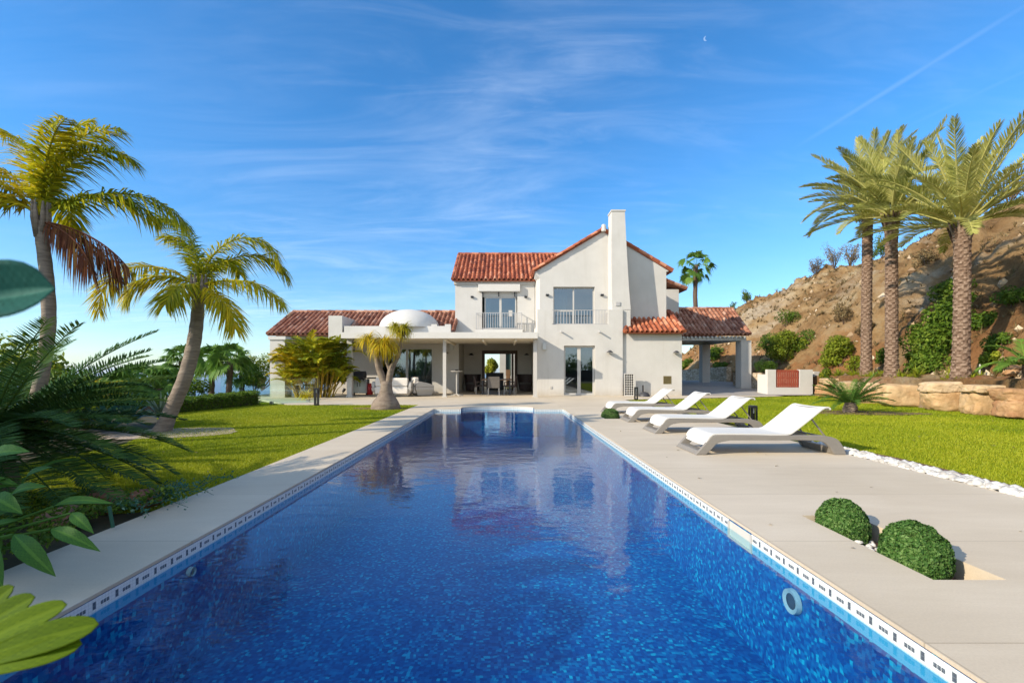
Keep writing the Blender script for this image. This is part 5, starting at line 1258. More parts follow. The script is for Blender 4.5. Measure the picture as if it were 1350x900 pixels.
for k, (px, py, yy_, lab, h0) in enumerate(((281, 470, 22, 'slim fan palm with a bare brown trunk behind the low hedge', 0), (302, 468, 21, 'fan palm nearest the white column, its spear leaf pointing up', 0), (238, 468, 23, 'bushy fan palm partly hidden by the leaning curved trunk', 0))):
    zb = -.35; fan_palm(lab, (WX(px, yy_), yy_, zb), WZ(py + 8, yy_) - zb, .13, 42 + k, 26, .55, .62, 'garden fan palms beyond the hedge', el=(-30, 80))
for k, (px, py, yy_, lab) in enumerate(((185, 505, 17, 'low fan palm at the left end of the garden, before the sea'), (207, 512, 15.5, 'low fan palm with dry leaves left of the curved trunk'), (163, 515, 15, 'small pale fan palm beside the blue green agaves'), (320, 495, 24, 'small fan palm under the tall ones beside the balustrade'))):
    zb = -.3; fan_palm(lab, (WX(px, yy_), yy_, zb), max(.35, WZ(py, yy_) - zb), .12, 50 + k, 24, .5, .55, 'low fan palms in the left garden', el=(-25, 85))

# ---- cycads
def cycad(label, base, h, r, n, L, seed, el=(-8, 75), bend=35, ll=.2, hand=(), mat='cycad', nl=95, lw=.012, v0=.45):
    rg = np.random.default_rng(seed); t = thing('cycad', label, 'cycad', base); b = np.array(base)
    P = b + np.stack([np.zeros(14), np.zeros(14), np.linspace(-.05, h, 14)], -1)
    g = G(); mod = 1 + .10 * np.sign(np.sin(np.arange(14)[:, None] * 3.1 + np.arange(18)[None] * 2.1)) + rg.normal(0, .04, (14, 18))
    g.tube(P, r * np.interp(np.linspace(0, 1, 14), [0, .4, 1], [.95, 1.1, .8]), 18, True, mod=mod); link('trunk', g, M['elephant'], t)
    g = G(); top = P[-1]
    for i in range(n):
        u = (i + .5) / n; e = el[1] - (el[1] - el[0]) * u; a = i * 2.4 + rg.normal(0, .15)
        frond(g, rg, top + [r * .5 * cos(a), r * .5 * sin(a), 0], a, R(e), L * rg.uniform(.85, 1.08), R(bend * (.6 + .6 * u)), nl=nl, ll=ll, lw=lw, vee=.42, droop=.06, sw0=12, sw1=40, rr=.011, var=v0 + rg.normal(0, .15), vs=.1, start=.10, pw=1.6, prof=lambda q: np.clip(np.sin(pi * np.clip(.18 + .78 * q, 0, 1)), 0, 1) ** .45)
    for az, e, LL, bd in hand:
        frond(g, rg, top, R(az), R(e), LL, R(bd), nl=120, ll=ll * 1.05, lw=lw, vee=.35, droop=.05, sw0=14, sw1=42, rr=.012, var=v0 + rg.normal(0, .12), vs=.1, start=.08, pw=1.6, prof=lambda q: np.clip(np.sin(pi * np.clip(.18 + .78 * q, 0, 1)), 0, 1) ** .45)
    link('crown', g, M[mat], t); return t
cycad('large dark cycad with long spreading fronds at the left edge', (-4.62, 4.05, -.03), .72, .19, 54, 1.42, 61, (-25, 52), 32, .17,
      hand=((8, 24, 1.35, 28), (0, 16, 1.45, 22), (-6, 10, 1.4, 20), (15, 30, 1.3, 35), (-2, -14, 1.6, 12), (-12, -18, 1.7, 8), (-22, -22, 1.6, 5), (4, -8, 1.5, 20), (-35, -15, 1.4, 20), (-50, -5, 1.2, 30), (20, 2, 1.4, 25)))
cycad('second dark cycad behind the large one, half hidden at the left edge', (-6.9, 5.4, -.03), .55, .18, 34, 1.35, 62, (-15, 70), 35, .17)
cycad('small round cycad in a soil bed on the right lawn', (WX(1121, 13.1), 13.1, -.02), .30, .165, 34, .98, 63, (4, 66), 34, .15, mat='fan', nl=60, lw=.013, v0=.35)

# ---- ponytail palm
Yp = 14.4
t = thing('ponytail_palm', 'bottle shaped palm with a swollen grey base and yellow tufts by the pool', 'palm tree', (WX(508, Yp), Yp, -.02))
rg = np.random.default_rng(71); Pp = lambda px, py, dy=0: W(px, py, Yp + dy) * np.array([1, 1, 1])
g = G(); zs = [(-.05, .47), (.03, .46), (.12, .44), (.22, .39), (.32, .32), (.42, .25), (.55, .20), (.70, .18), (.80, .17), (.86, .13)]
cxp = WX(508.5, Yp); g.tube([(cxp + .0 + .03 * z, Yp, z) for z, r_ in zs], [r_ for z, r_ in zs], 28, True, mod=1 + .03 * (fbm(np.arange(28)[None] * .4 + np.zeros((10, 1)), np.arange(10)[:, None] * .7, 3, 4) - .5) * 2); link('trunk', g, M['elephant'], t, smooth=True)
def limb(pts, r):
    P = bez(pts, 20); gg = G(); gg.tube(P, np.linspace(r[0], r[1], len(P)), 10, True); link('branch', gg, M['elephant'], t, smooth=True)
limb([Pp(509, 514), Pp(505, 500), Pp(499, 484), Pp(496, 470), Pp(490, 458), Pp(486, 449)], (.13, .05)); limb([Pp(496, 471), Pp(501, 465), Pp(505, 459, .1)], (.05, .035))
limb([Pp(510, 514), Pp(513, 500), Pp(516, 486), Pp(522, 474), Pp(527, 462), Pp(528.5, 449), Pp(528.5, 442)], (.12, .045)); limb([Pp(515, 489), Pp(511, 480), Pp(508, 468, -.2), Pp(507, 458, -.25)], (.07, .04)); limb([Pp(528.5, 445), Pp(523, 438, .1), Pp(521, 432, .1)], (.04, .03)); limb([Pp(528.5, 445), Pp(533, 440, -.1), Pp(534, 434, -.1)], (.04, .03))
g = G()
for p_, n_, L_, v_ in ((Pp(486, 449), 260, .66, .62), (Pp(505, 457, .1), 240, .68, .60), (Pp(507, 456, -.25), 380, .88, .66), (Pp(521, 432, .1), 180, .50, .30), (Pp(534, 434, -.1), 200, .52, .32), (Pp(528.5, 440), 190, .50, .40)):
    tuft(g, rg, p_, n_, L_, .020, el=(.1, 1.5), bend=(1.6, 3.0), var=v_, vs=.16, seg=8, pw=1.0)
link('crown', g, M['pony'], t)

# ---- clumping yellow palm
t = thing('clumping_palm', 'dense clumping palm with yellow canes and fronds beside the terrace', 'palm', (WX(412, 20.4), 20.4, 0))
rg = np.random.default_rng(81); g = G(); gc = G()
for k in range(84):
    a = rg.uniform(0, 2 * pi); rr_ = .80 * np.sqrt(rg.random()); b = np.array([WX(413, 20.4) + rr_ * cos(a) * 1.1, 20.4 + rr_ * sin(a) * .7, -.02])
    hh_ = rg.uniform(.35, 2.15); lean = rr_ * .55 * rg.uniform(.5, 1.2); top = b + [lean * cos(a), lean * sin(a), hh_]
    gc.tube([b, b + (top - b) * .5 + [0, 0, .1], top], [.024, .02, .014], 7, False, rg.random())
    for j in range(5):
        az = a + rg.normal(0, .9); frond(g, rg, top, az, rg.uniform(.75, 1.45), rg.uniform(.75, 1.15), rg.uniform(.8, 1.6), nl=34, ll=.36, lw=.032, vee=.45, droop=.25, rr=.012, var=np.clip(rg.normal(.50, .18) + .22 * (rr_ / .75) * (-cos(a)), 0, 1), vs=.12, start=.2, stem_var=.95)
link('cane', gc, M['areca_cane'], t)['kind'] = 'stuff'
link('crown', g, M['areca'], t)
t = thing('yellow_croton', 'low golden leaved plant at the foot of the clumping palm', 'plant', (WX(402, 18.6), 18.6, 0)); g = G(); rg = np.random.default_rng(82)
tuft(g, rg, (WX(403, 18.6), 18.6, .05), 90, .55, .05, el=(.4, 1.4), bend=(.8, 1.9), var=.85, vs=.15); link('foliage', g, M['areca'], t)

# ---- hedge
t = thing('hedge', 'low clipped green hedge along the left edge of the lawn', 'hedge', (-9.3, 14.4, 0)); rg = np.random.default_rng(91); g = G()
p0, p1 = np.array([-9.75, 12.5]), np.array([-8.95, 16.2]); n = 15000; s_ = rg.random(n); w_ = rg.uniform(-.28, .28, n); top_ = .30 + .12 * s_ + .03 * np.sin(s_ * 40); zz = rg.uniform(-.1, 1, n); side_ = rg.random(n) < .6
w_ = np.where(side_, np.sign(w_) * .28 + rg.normal(0, .03, n), w_); zz = np.where(side_, zz * top_, top_ + rg.normal(0, .025, n)); d_ = (p1 - p0) / np.linalg.norm(p1 - p0)
C = np.stack([p0[0] + (p1 - p0)[0] * s_ - d_[1] * w_, p0[1] + (p1 - p0)[1] * s_ + d_[0] * w_, zz], -1); leaves(g, rg, C, .055, .45, .2, .6, .6); link('foliage', g, M['bushy'], t)
g = G(); ribbon(g, [tuple(p0), tuple((p0 + p1) / 2), tuple(p1)], .44, -.2, [.26, .32, .38]); link('stem', g, M['bark'], t)

# ---- bushes
def bush(label, c, r, n, size, seed, mat='bushy', var=.5, nl=16, lr=.45, group=None, name='bush', cat='bush', twigs=6, asp=.5, extra=()):
    rg = np.random.default_rng(seed); t = thing(name, label, cat, (c[0], c[1], c[2] - r[2] * .8), 0, group); g = G(); cc, cr = cloud(g, rg, c, r, n, size, nl, lr, var, asp=asp)
    for o_, r2, n2, l2 in extra: cloud(g, rg, np.array(c) + o_, r2, n2, size, l2, .45, var, asp=asp)
    link('foliage', g, M[mat], t); g = G(); b = np.array([c[0], c[1], c[2] - r[2] * 1.0])
    for i in range(min(twigs, len(cc))): g.tube([b, (b + cc[i]) / 2 + rg.normal(0, .08, 3) * r[0], cc[i]], [.03 * r[2] + .008, .02 * r[2] + .006, .006], 5, False)
    link('stem', g, M['bark'], t); return t
def ray(px, py, ys=np.arange(9, 110, .05)):
    x = (px - 665) / 600 * ys; z = 1.2 - (py - 488) / 600 * ys; d = x - wallx(ys); h = np.where(d > 0, hill_z(x, ys), -1); k = np.argmax((h >= z)); return np.array([x[k], ys[k], z[k]])
def crest(px, ys=np.arange(9, 95, .1)):
    x = (px - 665) / 600 * ys; h = np.where(x > wallx(ys), hill_z(x, ys), -9); k = np.argmax((h - 1.2) / ys); return np.array([x[k], ys[k], h[k]])
hp = ray(1232, 445); big_bush = hp; bush('large glossy green bush between two date palm trunks on the bank', hp + [-.5, -.5, -.45], (1.25, 1.0, 1.15), 7500, .14, 101, nl=30, lr=.36, extra=((( .35, -.3, .95), (.75, .7, .95), 3600, 14), ((-.75, -.5, -.85), (.8, .7, .6), 2400, 10), ((.75, -.3, 1.75), (.45, .5, .55), 1200, 8)))
hp = ray(1250, 390); bush('bright green shrub high on the slope behind the nearest date palm', hp + [0, -.2, 0], (.9, .7, .75), 2600, .14, 102, nl=14)
hp = ray(1292, 430); bush('straggling green shrub to the right of the nearest date palm trunk', hp + [0, -.2, 0], (.6, .5, .5), 1300, .12, 103, nl=10)
hp = ray(1318, 455); bush('small green shrub on the orange earth at the right edge', hp + [0, -.1, 0], (.5, .4, .45), 900, .11, 104, nl=8)
hp = ray(1102, 470); bush('rounded yellow green shrub left of the slimmest date palm', hp + [0, -.4, -.1], (1.15, .9, 1.25), 6000, .12, 105, 'bushyel', .45, 18, .38)
hp = ray(1030, 470); bush('broad leafy bush behind the slatted bin store', hp + [.1, -.7, .2], (1.9, 1.0, 1.25), 7500, .14, 106, 'bushyel', .38, 22, .36)
hp = ray(1012, 450); bush('dark spreading bush between the carport and the hillside', hp + [-.3, -.8, -.5], (1.1, .9, 1.0), 3200, .14, 107, 'bushy', .35, 16)
bush('trailing dark rosemary spilling over the pale planter wall', (13.95, 24.3, 1.25), (.75, .55, .55), 4200, .09, 108, 'bushy', .25, 16, .4, name='rosemary', cat='shrub', asp=.22)
for k, (px, py, r_, lab) in enumerate(((940, 470, .9, 'green shrub seen under the carport roof left of the back column'), (948, 485, .6, 'low shrub under the carport between its two columns'), (905, 482, .8, 'shaded shrub behind the rubble wall'))):
    hp = ray(px, py, np.arange(30, 100, .1)); bush(lab, hp + [0, -.3, 0], (r_, r_ * .8, r_ * .8), 900, .2, 110 + k, 'bushy', .4, 9)
for k, (px, py, r_, mt, lab) in enumerate(((1160, 478, .55, 'bushy', 'low dark shrub between the two slimmer date palm trunks'), (1128, 484, .5, 'bushyel', 'low leafy shrub at the foot of the slimmest date palm'), (1207, 480, .45, 'bushyel', 'small leafy shrub right of the middle date palm trunk'), (1225, 476, .5, 'bushy', 'low green shrub below the large glossy bush'), (1300, 482, .4, 'bushyel', 'small yellow green shrub beside the pale post'), (1322, 492, .35, 'bushy', 'low herb like shrub above the right capstones'), (1062, 455, 1.0, 'bushy', 'tall shrub joining the two bushes behind the bin store'), (1085, 500, .4, 'bushyel', 'small shrub at the left end of the boulder wall'), (1140, 440, .5, 'dry', 'dry brown shrub on the slope left of the slimmest palm'), (1110, 420, .7, 'dry', 'dry brown shrub in the middle of the slope'), (1040, 425, .8, 'bushy', 'olive shrub on the slope above the bin store'), (1215, 350, .7, 'dry', 'dry shrub high on the slope near the middle date palm crown'), (1330, 400, .5, 'bushy', 'scrubby shrub on the slope at the right edge'))):
    hp = ray(px, py); bush(lab, hp + [0, -.15, .1], (r_ * 1.2, r_ * .8, r_), int(1500 * max(.7, r_)), .11, 300 + k, mt, .45, 10, .42)
# wispy shrubs on the skyline of the hill
labs = ['grey green wispy shrub on the ridge, left of the slimmest date palm', 'small wispy shrub at the far left end of the ridge', 'sprawling ridge shrub with bare twigs', 'tall thin shrub rising between two date palm trunks on the ridge', 'dry brown shrub just below the ridge', 'airy shrub on the ridge between the slimmest palms', 'dense dark scrub at the right end of the ridge', 'lone dot of scrub low on the far ridge', 'olive coloured shrub on the ridge near the nearest date palm']
for k, (px, r_) in enumerate(((1075, .9), (985, .7), (1100, 1.2), (1165, .9), (1120, .9), (1150, .8), (1330, 1.2), (966, .6), (1235, .8))):
    c_ = crest(px); rg = np.random.default_rng(120 + k); t = thing('ridge_shrub', labs[k], 'shrub', tuple(c_), 0, 'shrubs on the ridge of the hill'); g = G(); gl = G()
    for j in range(16):
        a = rg.uniform(0, 2 * pi); tip = c_ + np.array([cos(a) * r_ * rg.uniform(.2, .9), sin(a) * r_ * rg.uniform(.2, .8), r_ * rg.uniform(.7, 1.9)]); mid = (c_ + tip) / 2 + rg.normal(0, .08, 3)
        g.tube([c_ - [0, 0, .2], mid, tip], [.02, .013, .006], 4, False)
        q = rg.uniform(.3, 1, 60)[:, None]; P = c_ + (tip - c_) * q + rg.normal(0, .12 * r_, (60, 3)); leaves(gl, rg, P, .13, .45 if k not in (2, 4) else .7, .2, .3, .4)
    link('twig', g, M['bark'], t)['kind'] = 'stuff'; link('foliage', gl, M['bushy' if k % 2 else 'dry'], t)
# dry tufts over the whole hillside
rg = np.random.default_rng(140); g = G(); n = 5200
y = 8 + 62 * rg.random(n) ** 1.5; d = rg.uniform(.4, 15, n); x = wallx(y) + d; z = hill_z(x, y); kk = (fbm(x * .5, y * .5, 3, 9) > .40) | (rg.random(n) < .3)
for x_, y_, z_ in zip(x[kk], y[kk], z[kk]):
    tuft(g, rg, (x_, y_, z_ - .04), 9, rg.uniform(.16, .42), .02 + .0009 * y_, el=(.6, 1.5), bend=(.2, 1.1), var=rg.uniform(.3, .9), vs=.15, seg=3)
tag(link('dry_grass', g, M['dry']), kind='stuff')
g = G(); n = 900; y = rg.uniform(10, 22, n); d = rg.uniform(.1, 1.5, n); x = wallx(y) + d; z = hill_z(x, y); kk = fbm(x, y, 3, 4) > .46
for x_, y_, z_ in zip(x[kk], y[kk], z[kk]): tuft(g, rg, (x_, y_, z_ - .02), 10, rg.uniform(.12, .32), .018, el=(.7, 1.5), bend=(.3, 1.3), var=rg.uniform(.35, .8), vs=.15, seg=3)
tag(link('bank_grass', g, M['grass']), kind='stuff')
def spiky(label, c, n, L, lw, seed, mat='agave', el=(.2, 1.45), bend=(.1, .5), var=.5, name='agave', group=None, cat='agave'):
    rg = np.random.default_rng(seed); t = thing(name, label, cat, tuple(c), 0, group); g = G(); tuft(g, rg, np.array(c) + [0, 0, .03], n, L, lw, el=el, bend=bend, var=var, vs=.18, seg=6, taper=.04); link('foliage', g, M[mat], t); return t
hp = np.array(terr(1208, 15.6)); spiky('small yellow green yucca on the bank between the date palms', hp, 40, .5, .05, 150, 'bushyel', var=.6, name='yucca', cat='yucca')
hp = np.array(terr(1105, 20.6)); spiky('small yucca near the left end of the boulder wall', hp, 34, .5, .05, 151, 'bushyel', var=.5, name='yucca', cat='yucca')
hp = np.array(terr(1352, 11.6)) + [0, 0, .45]; rg = np.random.default_rng(152); t = thing('young_palm', 'young green palm cut by the right edge above the boulders', 'palm', tuple(hp)); g = G()
for k in range(14): frond(g, rg, hp, k * 2.4, rg.uniform(.1, 1.2), rg.uniform(.8, 1.1), rg.uniform(.6, 1.3), nl=40, ll=.30, lw=.022, vee=.35, var=.6, stem_var=.9)
link('crown', g, M['fan'], t); g = G(); g.tube([hp - [0, 0, .5], hp], [.08, .06], 10); link('trunk', g, M['bark'], t)
# left garden: agaves, golden plant, filler shrubs
spiky('blue green broad leaved aloe beside the leaning curved trunk', (WX(168, 9.6), 9.6, .05), 40, .75, .10, 160, 'aloe', var=.35, name='aloe', cat='aloe', bend=(.2, .9))
spiky('pale striped agave just left of the leaning curved trunk', (WX(213, 10.6), 10.6, .05), 40, .62, .07, 161, 'agave', var=.85)
spiky('dark blue green aloe nearest the large cycad', (WX(140, 8.6), 8.6, .05), 36, .7, .10, 162, 'aloe', var=.25, name='aloe', cat='aloe', bend=(.3, 1.0))
rg = np.random.default_rng(163); t = thing('golden_palm', 'golden yellow bushy palm behind the large cycad', 'palm', (WX(112, 9.5), 9.5, 0)); g = G()
for k in range(22): frond(g, rg, (WX(112, 9.5), 9.5, .55), k * 2.4, rg.uniform(.4, 1.35), rg.uniform(.6, .85), rg.uniform(.8, 1.4), nl=34, ll=.24, lw=.02, vee=.3, droop=.3, var=.85, stem_var=.9)
link('crown', g, M['queen'], t); link('trunk', G().tube([(WX(112, 9.5), 9.5, -.1), (WX(112, 9.5), 9.5, .55)], [.07, .05], 10), M['bark'], t)
fill = ((60, 525, 8.2, .8, 'bushy', 'dark shrub mass behind the large cycad'), (20, 510, 9.0, 1.1, 'bushyel', 'yellow green shrub behind the tall feathery palm trunk'), (130, 530, 12, .8, 'bushy', 'green shrub left of the aloes'), (95, 545, 8.8, .55, 'bushyel', 'small bright shrub between cycad and aloes'), (255, 512, 20, .8, 'bushy', 'dark rounded shrub behind the hedge, right of the curved trunk'), (345, 487, 26, 1.5, 'bushyel', 'bright green tree top left of the white column'), (395, 497, 27, 1.3, 'bushyel', 'green tree top right of the white column'), (335, 505, 22, .7, 'bushy', 'dark shrub below the slim fan palms'), (150, 512, 21, 1.2, 'bushy', 'distant green shrub under the hanging dry frond'), (215, 508, 24, 1.2, 'bushy', 'distant dark shrub below the bushy fan palm'))
for k, (px, py, y, r_, mt, lab) in enumerate(fill): bush(lab, (WX(px, y), y, WZ(py, y)), (r_ * 1.15, r_ * .8, r_ * .8), int(1800 * max(.6, r_)), .13, 170 + k, mt, .45, 14)
hp = None
# low cover, red rocks, creeping plant along the near left coping
rg = np.random.default_rng(180); g = G(); n = 6500
y = rg.uniform(1.2, 4.1, n); x = -3.02 - rg.random(n) ** 1.3 * 1.5 + .10 * np.sin(y * 5); z = .02 + .16 * fbm(x * 3, y * 3, 3, 2) * rg.random(n) + .05
leaves(g, rg, np.stack([x, y, z], -1), .045, .35, .2, .8, .5); tag(link('ground_cover', g, M['bushy']), kind='stuff')
for k, (px, py, y, w_, lab) in enumerate(((140, 668, 3.95, .30, 'largest red brown rock among the plants by the left coping'), (192, 660, 4.05, .22, 'jagged red brown rock at the edge of the left lawn'), (75, 685, 3.5, .26, 'low red brown rock under the broad green leaves'))):
    pass
def boulder(label, c, size, seed, mat, rz=0, name='boulder', cat='boulder', group=None, sq=3.2, rough=.10):
    rg = np.random.default_rng(seed); n = 26; u = np.linspace(-1, 1, n); V = []; g = G()
    for ax in range(3):
        for s_ in (-1, 1):
            a, b = np.meshgrid(u, u, indexing='ij'); P = np.zeros((n, n, 3)); P[..., ax] = s_; P[..., (ax + 1) % 3] = a * s_; P[..., (ax + 2) % 3] = b
            nn = (np.abs(P) ** sq).sum(-1, keepdims=True) ** (1 / sq); Q = P / nn
            o1 = fbm(Q[..., 0] * 1.7 + seed * 3.1 + Q[..., 2] * 1.3, Q[..., 1] * 1.7 + Q[..., 2] * 1.1 + seed, 4, seed) - .5; o2 = fbm(Q[..., 0] * 5 + Q[..., 2] * 4 + seed, Q[..., 1] * 5 - Q[..., 2] * 3, 3, seed + 9) - .5
            Q = Q * (1 + rough * 2.6 * o1 + rough * .7 * o2)[..., None]
            sh = Q[..., 0] * .10 * sin(seed); Q[..., 2] += sh; Q[..., 0] += Q[..., 2] * .12 * cos(seed * 2.3)
            g.grid(Q * np.array(size) / 2)
    V, C_ = g.arrays(); cr, sr = cos(rz), sin(rz); V = np.c_[V[:, 0] * cr - V[:, 1] * sr, V[:, 0] * sr + V[:, 1] * cr, V[:, 2]] + np.array(c); g.V = [V]
    o = link(name, g, M[mat], None, smooth=True); return tag(o, label, cat, group)
for k, (px, py, y, w_, lab) in enumerate(((140, 668, 3.95, .34, 'largest red brown rock among the plants by the left coping'), (192, 660, 4.05, .26, 'jagged red brown rock at the edge of the left lawn'), (75, 690, 3.45, .32, 'low red brown rock under the broad green leaves'))):
    boulder(lab, (WX(px, y), y, .06), (w_, w_ * .8, w_ * .62), 200 + k, 'redrock', k, 'rock', 'rock', 'red rocks in the left bed', 2.4, .2)
rg = np.random.default_rng(183); t = thing('creeper', 'small grey green creeper spilling over the left coping', 'plant', (-3.0, 4.3, 0)); g = G()
for k in range(26):
    b = np.array([-3.15 + rg.normal(0, .1), 4.1 + rg.uniform(-.35, .5), .04]); tip = b + [rg.uniform(.05, .42), rg.normal(0, .1), rg.uniform(-.02, .08)]
    g.tube([b, (b + tip) / 2 + [0, 0, .06], tip], [.004, .003, .002], 4, False, .4); q = rg.random((24, 1)); leaves(g, rg, b + (tip - b) * q + rg.normal(0, .025, (24, 3)) + [0, 0, .03], .03, .5, .2, .6, .6)
link('foliage', g, M['aloe'], t)
tag(link('stake', G().tube([W(149, 695, 3.42), W(144, 667, 3.42)], [.012, .012], 10), M['aloe']), 'thin grey green irrigation stake beside the left coping', 'stake')

# boulder wall
def yw(px):
    ys = np.arange(8, 24, .02); k = np.argmin(np.abs((px - 665) / 600 * ys - wallx(ys))); return ys[k]
GR = 'boulders of the retaining wall'
BL = [(1090, 1117, 499, 507, 'boulder3', 'thin flat capstone at the left end of the boulder wall'), (1083, 1112, 507, 522, 'boulder2', 'low block at the far left end of the boulder wall'), (1112, 1137, 503, 515, 'boulder3', 'small cap block second from the left end of the boulder wall'), (1108, 1138, 514, 527, 'boulder2', 'wide low block half behind the small cycad, left part of the wall'),
      (1136, 1174, 505, 515, 'boulder3', 'flat slab above a shadowed joint just left of the largest boulder'), (1136, 1174, 514, 533, 'boulder2', 'lower block directly left of the largest boulder'), (1174, 1234, 508, 534.5, 'boulder', 'largest ochre boulder, centre of the boulder wall'),
      (1231, 1289, 503.5, 517, 'boulder3', 'long flat capstone right of the largest boulder'), (1234, 1287, 516, 541, 'boulder', 'square orange boulder right of the largest one, under a capstone'), (1288, 1336, 516, 547, 'boulder', 'tall leaning boulder third from the right edge'),
      (1290, 1345, 508, 518, 'boulder3', 'thin capstone near the right edge of the wall'), (1330, 1372, 513, 530, 'boulder2', 'upper boulder cut by the right edge of the picture'), (1333, 1375, 529, 551, 'boulder2', 'lower boulder cut by the right edge of the picture')]
for k, (a, b, c, d, mt, lab) in enumerate(BL):
    px = (a + b) / 2; y = yw(px); x = WX(px, y); w_ = (b - a) / 600 * y * 1.12; h_ = (d - c) / 600 * y * 1.10; rz = math.atan2(-(wallx(y + .5) - wallx(y - .5)), 1) * 0 - .25
    boulder(lab, (x, y + .12, WZ((c + d) / 2, y)), (w_, .75, h_), 220 + k, mt, rz, group=GR, sq=6.5, rough=.085)
boulder('small dark stone lying on the bank above the right capstone', (WX(1335, 12.6), 12.6, 1.2), (.5, .4, .3), 240, 'boulder2', .4, 'rock', 'rock', None, 2.6, .18)
tag(link('marker_post', G().tube([W(1291, 507, 13.9), W(1292, 480, 13.9)], [.022, .02], 10), M['frame_white']), 'thin pale post standing on the bank right of the nearest date palm', 'post')

# clipped ball shrubs
def ball(label, c, r, h, n, seed):
    rg = np.random.default_rng(seed); t = thing('ball_shrub', label, 'shrub', (c[0], c[1], c[2] - h), 0, 'clipped ball shrubs in the deck')
    d = nrm(rg.normal(0, 1, (n, 3))); bump_ = 1 + .10 * (fbm(d[:, 0] * 4 + 9, d[:, 1] * 4 + d[:, 2] * 3 + 9, 3, seed) - .5) * 2
    P = np.array(c) + d * [r, r, h] * (bump_ * rg.uniform(.93, 1.02, n))[:, None]; k = P[:, 2] > -.12; g = G(); leaves(g, rg, P[k], .022, .5, .26, .4, .62, d[k] * .7); link('foliage', g, M['box'], t)
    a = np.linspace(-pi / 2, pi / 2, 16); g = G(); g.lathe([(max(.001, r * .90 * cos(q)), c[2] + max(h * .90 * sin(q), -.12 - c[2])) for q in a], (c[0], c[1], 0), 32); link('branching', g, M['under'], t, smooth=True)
ball('front clipped green ball shrub, the one nearest the camera', (2.66, 2.95, -.01), .185, .225, 17000, 251)
ball('clipped green ball shrub just behind the nearest one in the same deck pit', (2.66, 3.58, -.02), .178, .205, 15000, 252)
ball('small far clipped ball shrub beside the third sun lounger', (2.71, 11.65, .03), .23, .20, 6000, 253)

# a few dry leaves lying on lawns, deck and in the pit; loose stones on the slope
rg = np.random.default_rng(291); g = G(); n = 150; x = np.concatenate([rg.uniform(5.5, 12, 90), rg.uniform(-6, -3.1, 40), rg.uniform(2.0, 4.8, 14), rg.uniform(2.5, 2.85, 6)]); y = np.concatenate([rg.uniform(4.5, 15, 90), rg.uniform(4.5, 13, 40), rg.uniform(2.2, 9, 14), rg.uniform(2.7, 3.7, 6)])
z = np.where((x > 5.4) | (x < -3), .006, .006); z[-6:] = -.11; leaves(g, rg, np.stack([x, y, z], -1), .05, .7, .2, 4.0, .5)
tag(link('fallen_leaves', g, M['dry']), kind='stuff')
g = G(); rg = np.random.default_rng(292); n = 420; y = 9 + 45 * rg.random(n) ** 1.4; d = rg.uniform(.3, 12, n); x = wallx(y) + d; z = hill_z(x, y)
ic = np.array([(0, 0, 1), (0, 0, -1), (1, 0, 0), (-1, 0, 0), (0, 1, 0), (0, -1, 0)], float); FI = [[0, 2, 4], [0, 4, 3], [0, 3, 5], [0, 5, 2], [1, 4, 2], [1, 3, 4], [1, 5, 3], [1, 2, 5]]
for x_, y_, z_ in zip(x, y, z): g.add(ic * rg.uniform(.05, .22) * rg.uniform(.6, 1.3, (6, 3)) + rg.normal(0, .02, (6, 3)) + [x_, y_, z_], FI, rg.random())
tag(link('loose_stones', g, varmat('slope_stone', [(0, (.22, .14, .075)), (.6, (.42, .31, .19)), (1, (.60, .50, .36))], rough=.95, bump=.5)), kind='stuff')

# broad leaves close to the camera on the left
def blade(g, base, tip, width, up, arch=.12, fold=.25, n=34, m=13, var=.5, shape=(0, .45, .85, 1, .92, .6, 0), rg=None):
    base, tip, up = np.array(base, float), np.array(tip, float), nrm(np.array(up, float)); T = tip - base; L = np.linalg.norm(T); T = T / L; S = nrm(np.cross(T, up)); N_ = np.cross(S, T)
    s = np.linspace(0, 1, n); v = np.linspace(-1, 1, m); w = width / 2 * (np.interp(s, np.linspace(0, 1, len(shape)), shape) if shape != 'paddle' else np.where(s < .74, .25 + .75 * np.sin(np.clip(s / .74, 0, 1) * pi / 2) ** 1.3, np.sqrt(np.clip(1 - ((s - .74) / .26) ** 2, 0, 1))))
    rip = 0 if rg is None else .03 * width * np.sin(s[:, None] * 17 + v[None] * 2)
    V = base + s[:, None, None] * T * L + (v[None, :] * w[:, None])[..., None] * S + ((arch * L * np.sin(pi * s))[:, None] + fold * np.abs(v)[None] * w[:, None] + rip)[..., None] * N_
    vv = (v[:-1] + v[1:]) / 2; ss = (s[:-1] + s[1:]) / 2
    vein = var + .45 * (np.abs(vv)[None] < .1) + .16 * np.sin((ss[:, None] * 1.0 - np.abs(vv)[None] * .25) * 75) * (np.abs(vv)[None] > .1) + np.random.default_rng(int(width * 1e5)).normal(0, .07, (n - 1, m - 1))
    g.grid(np.swapaxes(V, 0, 1)[::-1], np.clip(vein.T[::-1], 0, 1).ravel()); return g
t = thing('broad_leaf_plant', 'clump of broad pointed green leaves beside the near left coping', 'plant', (-3.05, 2.3, -.02)); g = G(); gs = G(); rg = np.random.default_rng(261)
LV = [((18, 704), (74, 760), .095, 2.45), ((67, 697), (133, 727), .075, 2.55), ((71, 667), (152, 664), .055, 2.75), ((94, 676), (124, 703), .06, 2.6), ((-12, 655), (30, 677), .10, 2.6), ((12, 657), (62, 641), .075, 2.8), ((-15, 715), (4, 775), .09, 2.35), ((30, 640), (70, 615), .06, 2.9), ((-20, 610), (40, 595), .10, 2.7), ((40, 720), (60, 735), .05, 2.7)]
root_ = np.array([-3.1, 2.45, -.02])
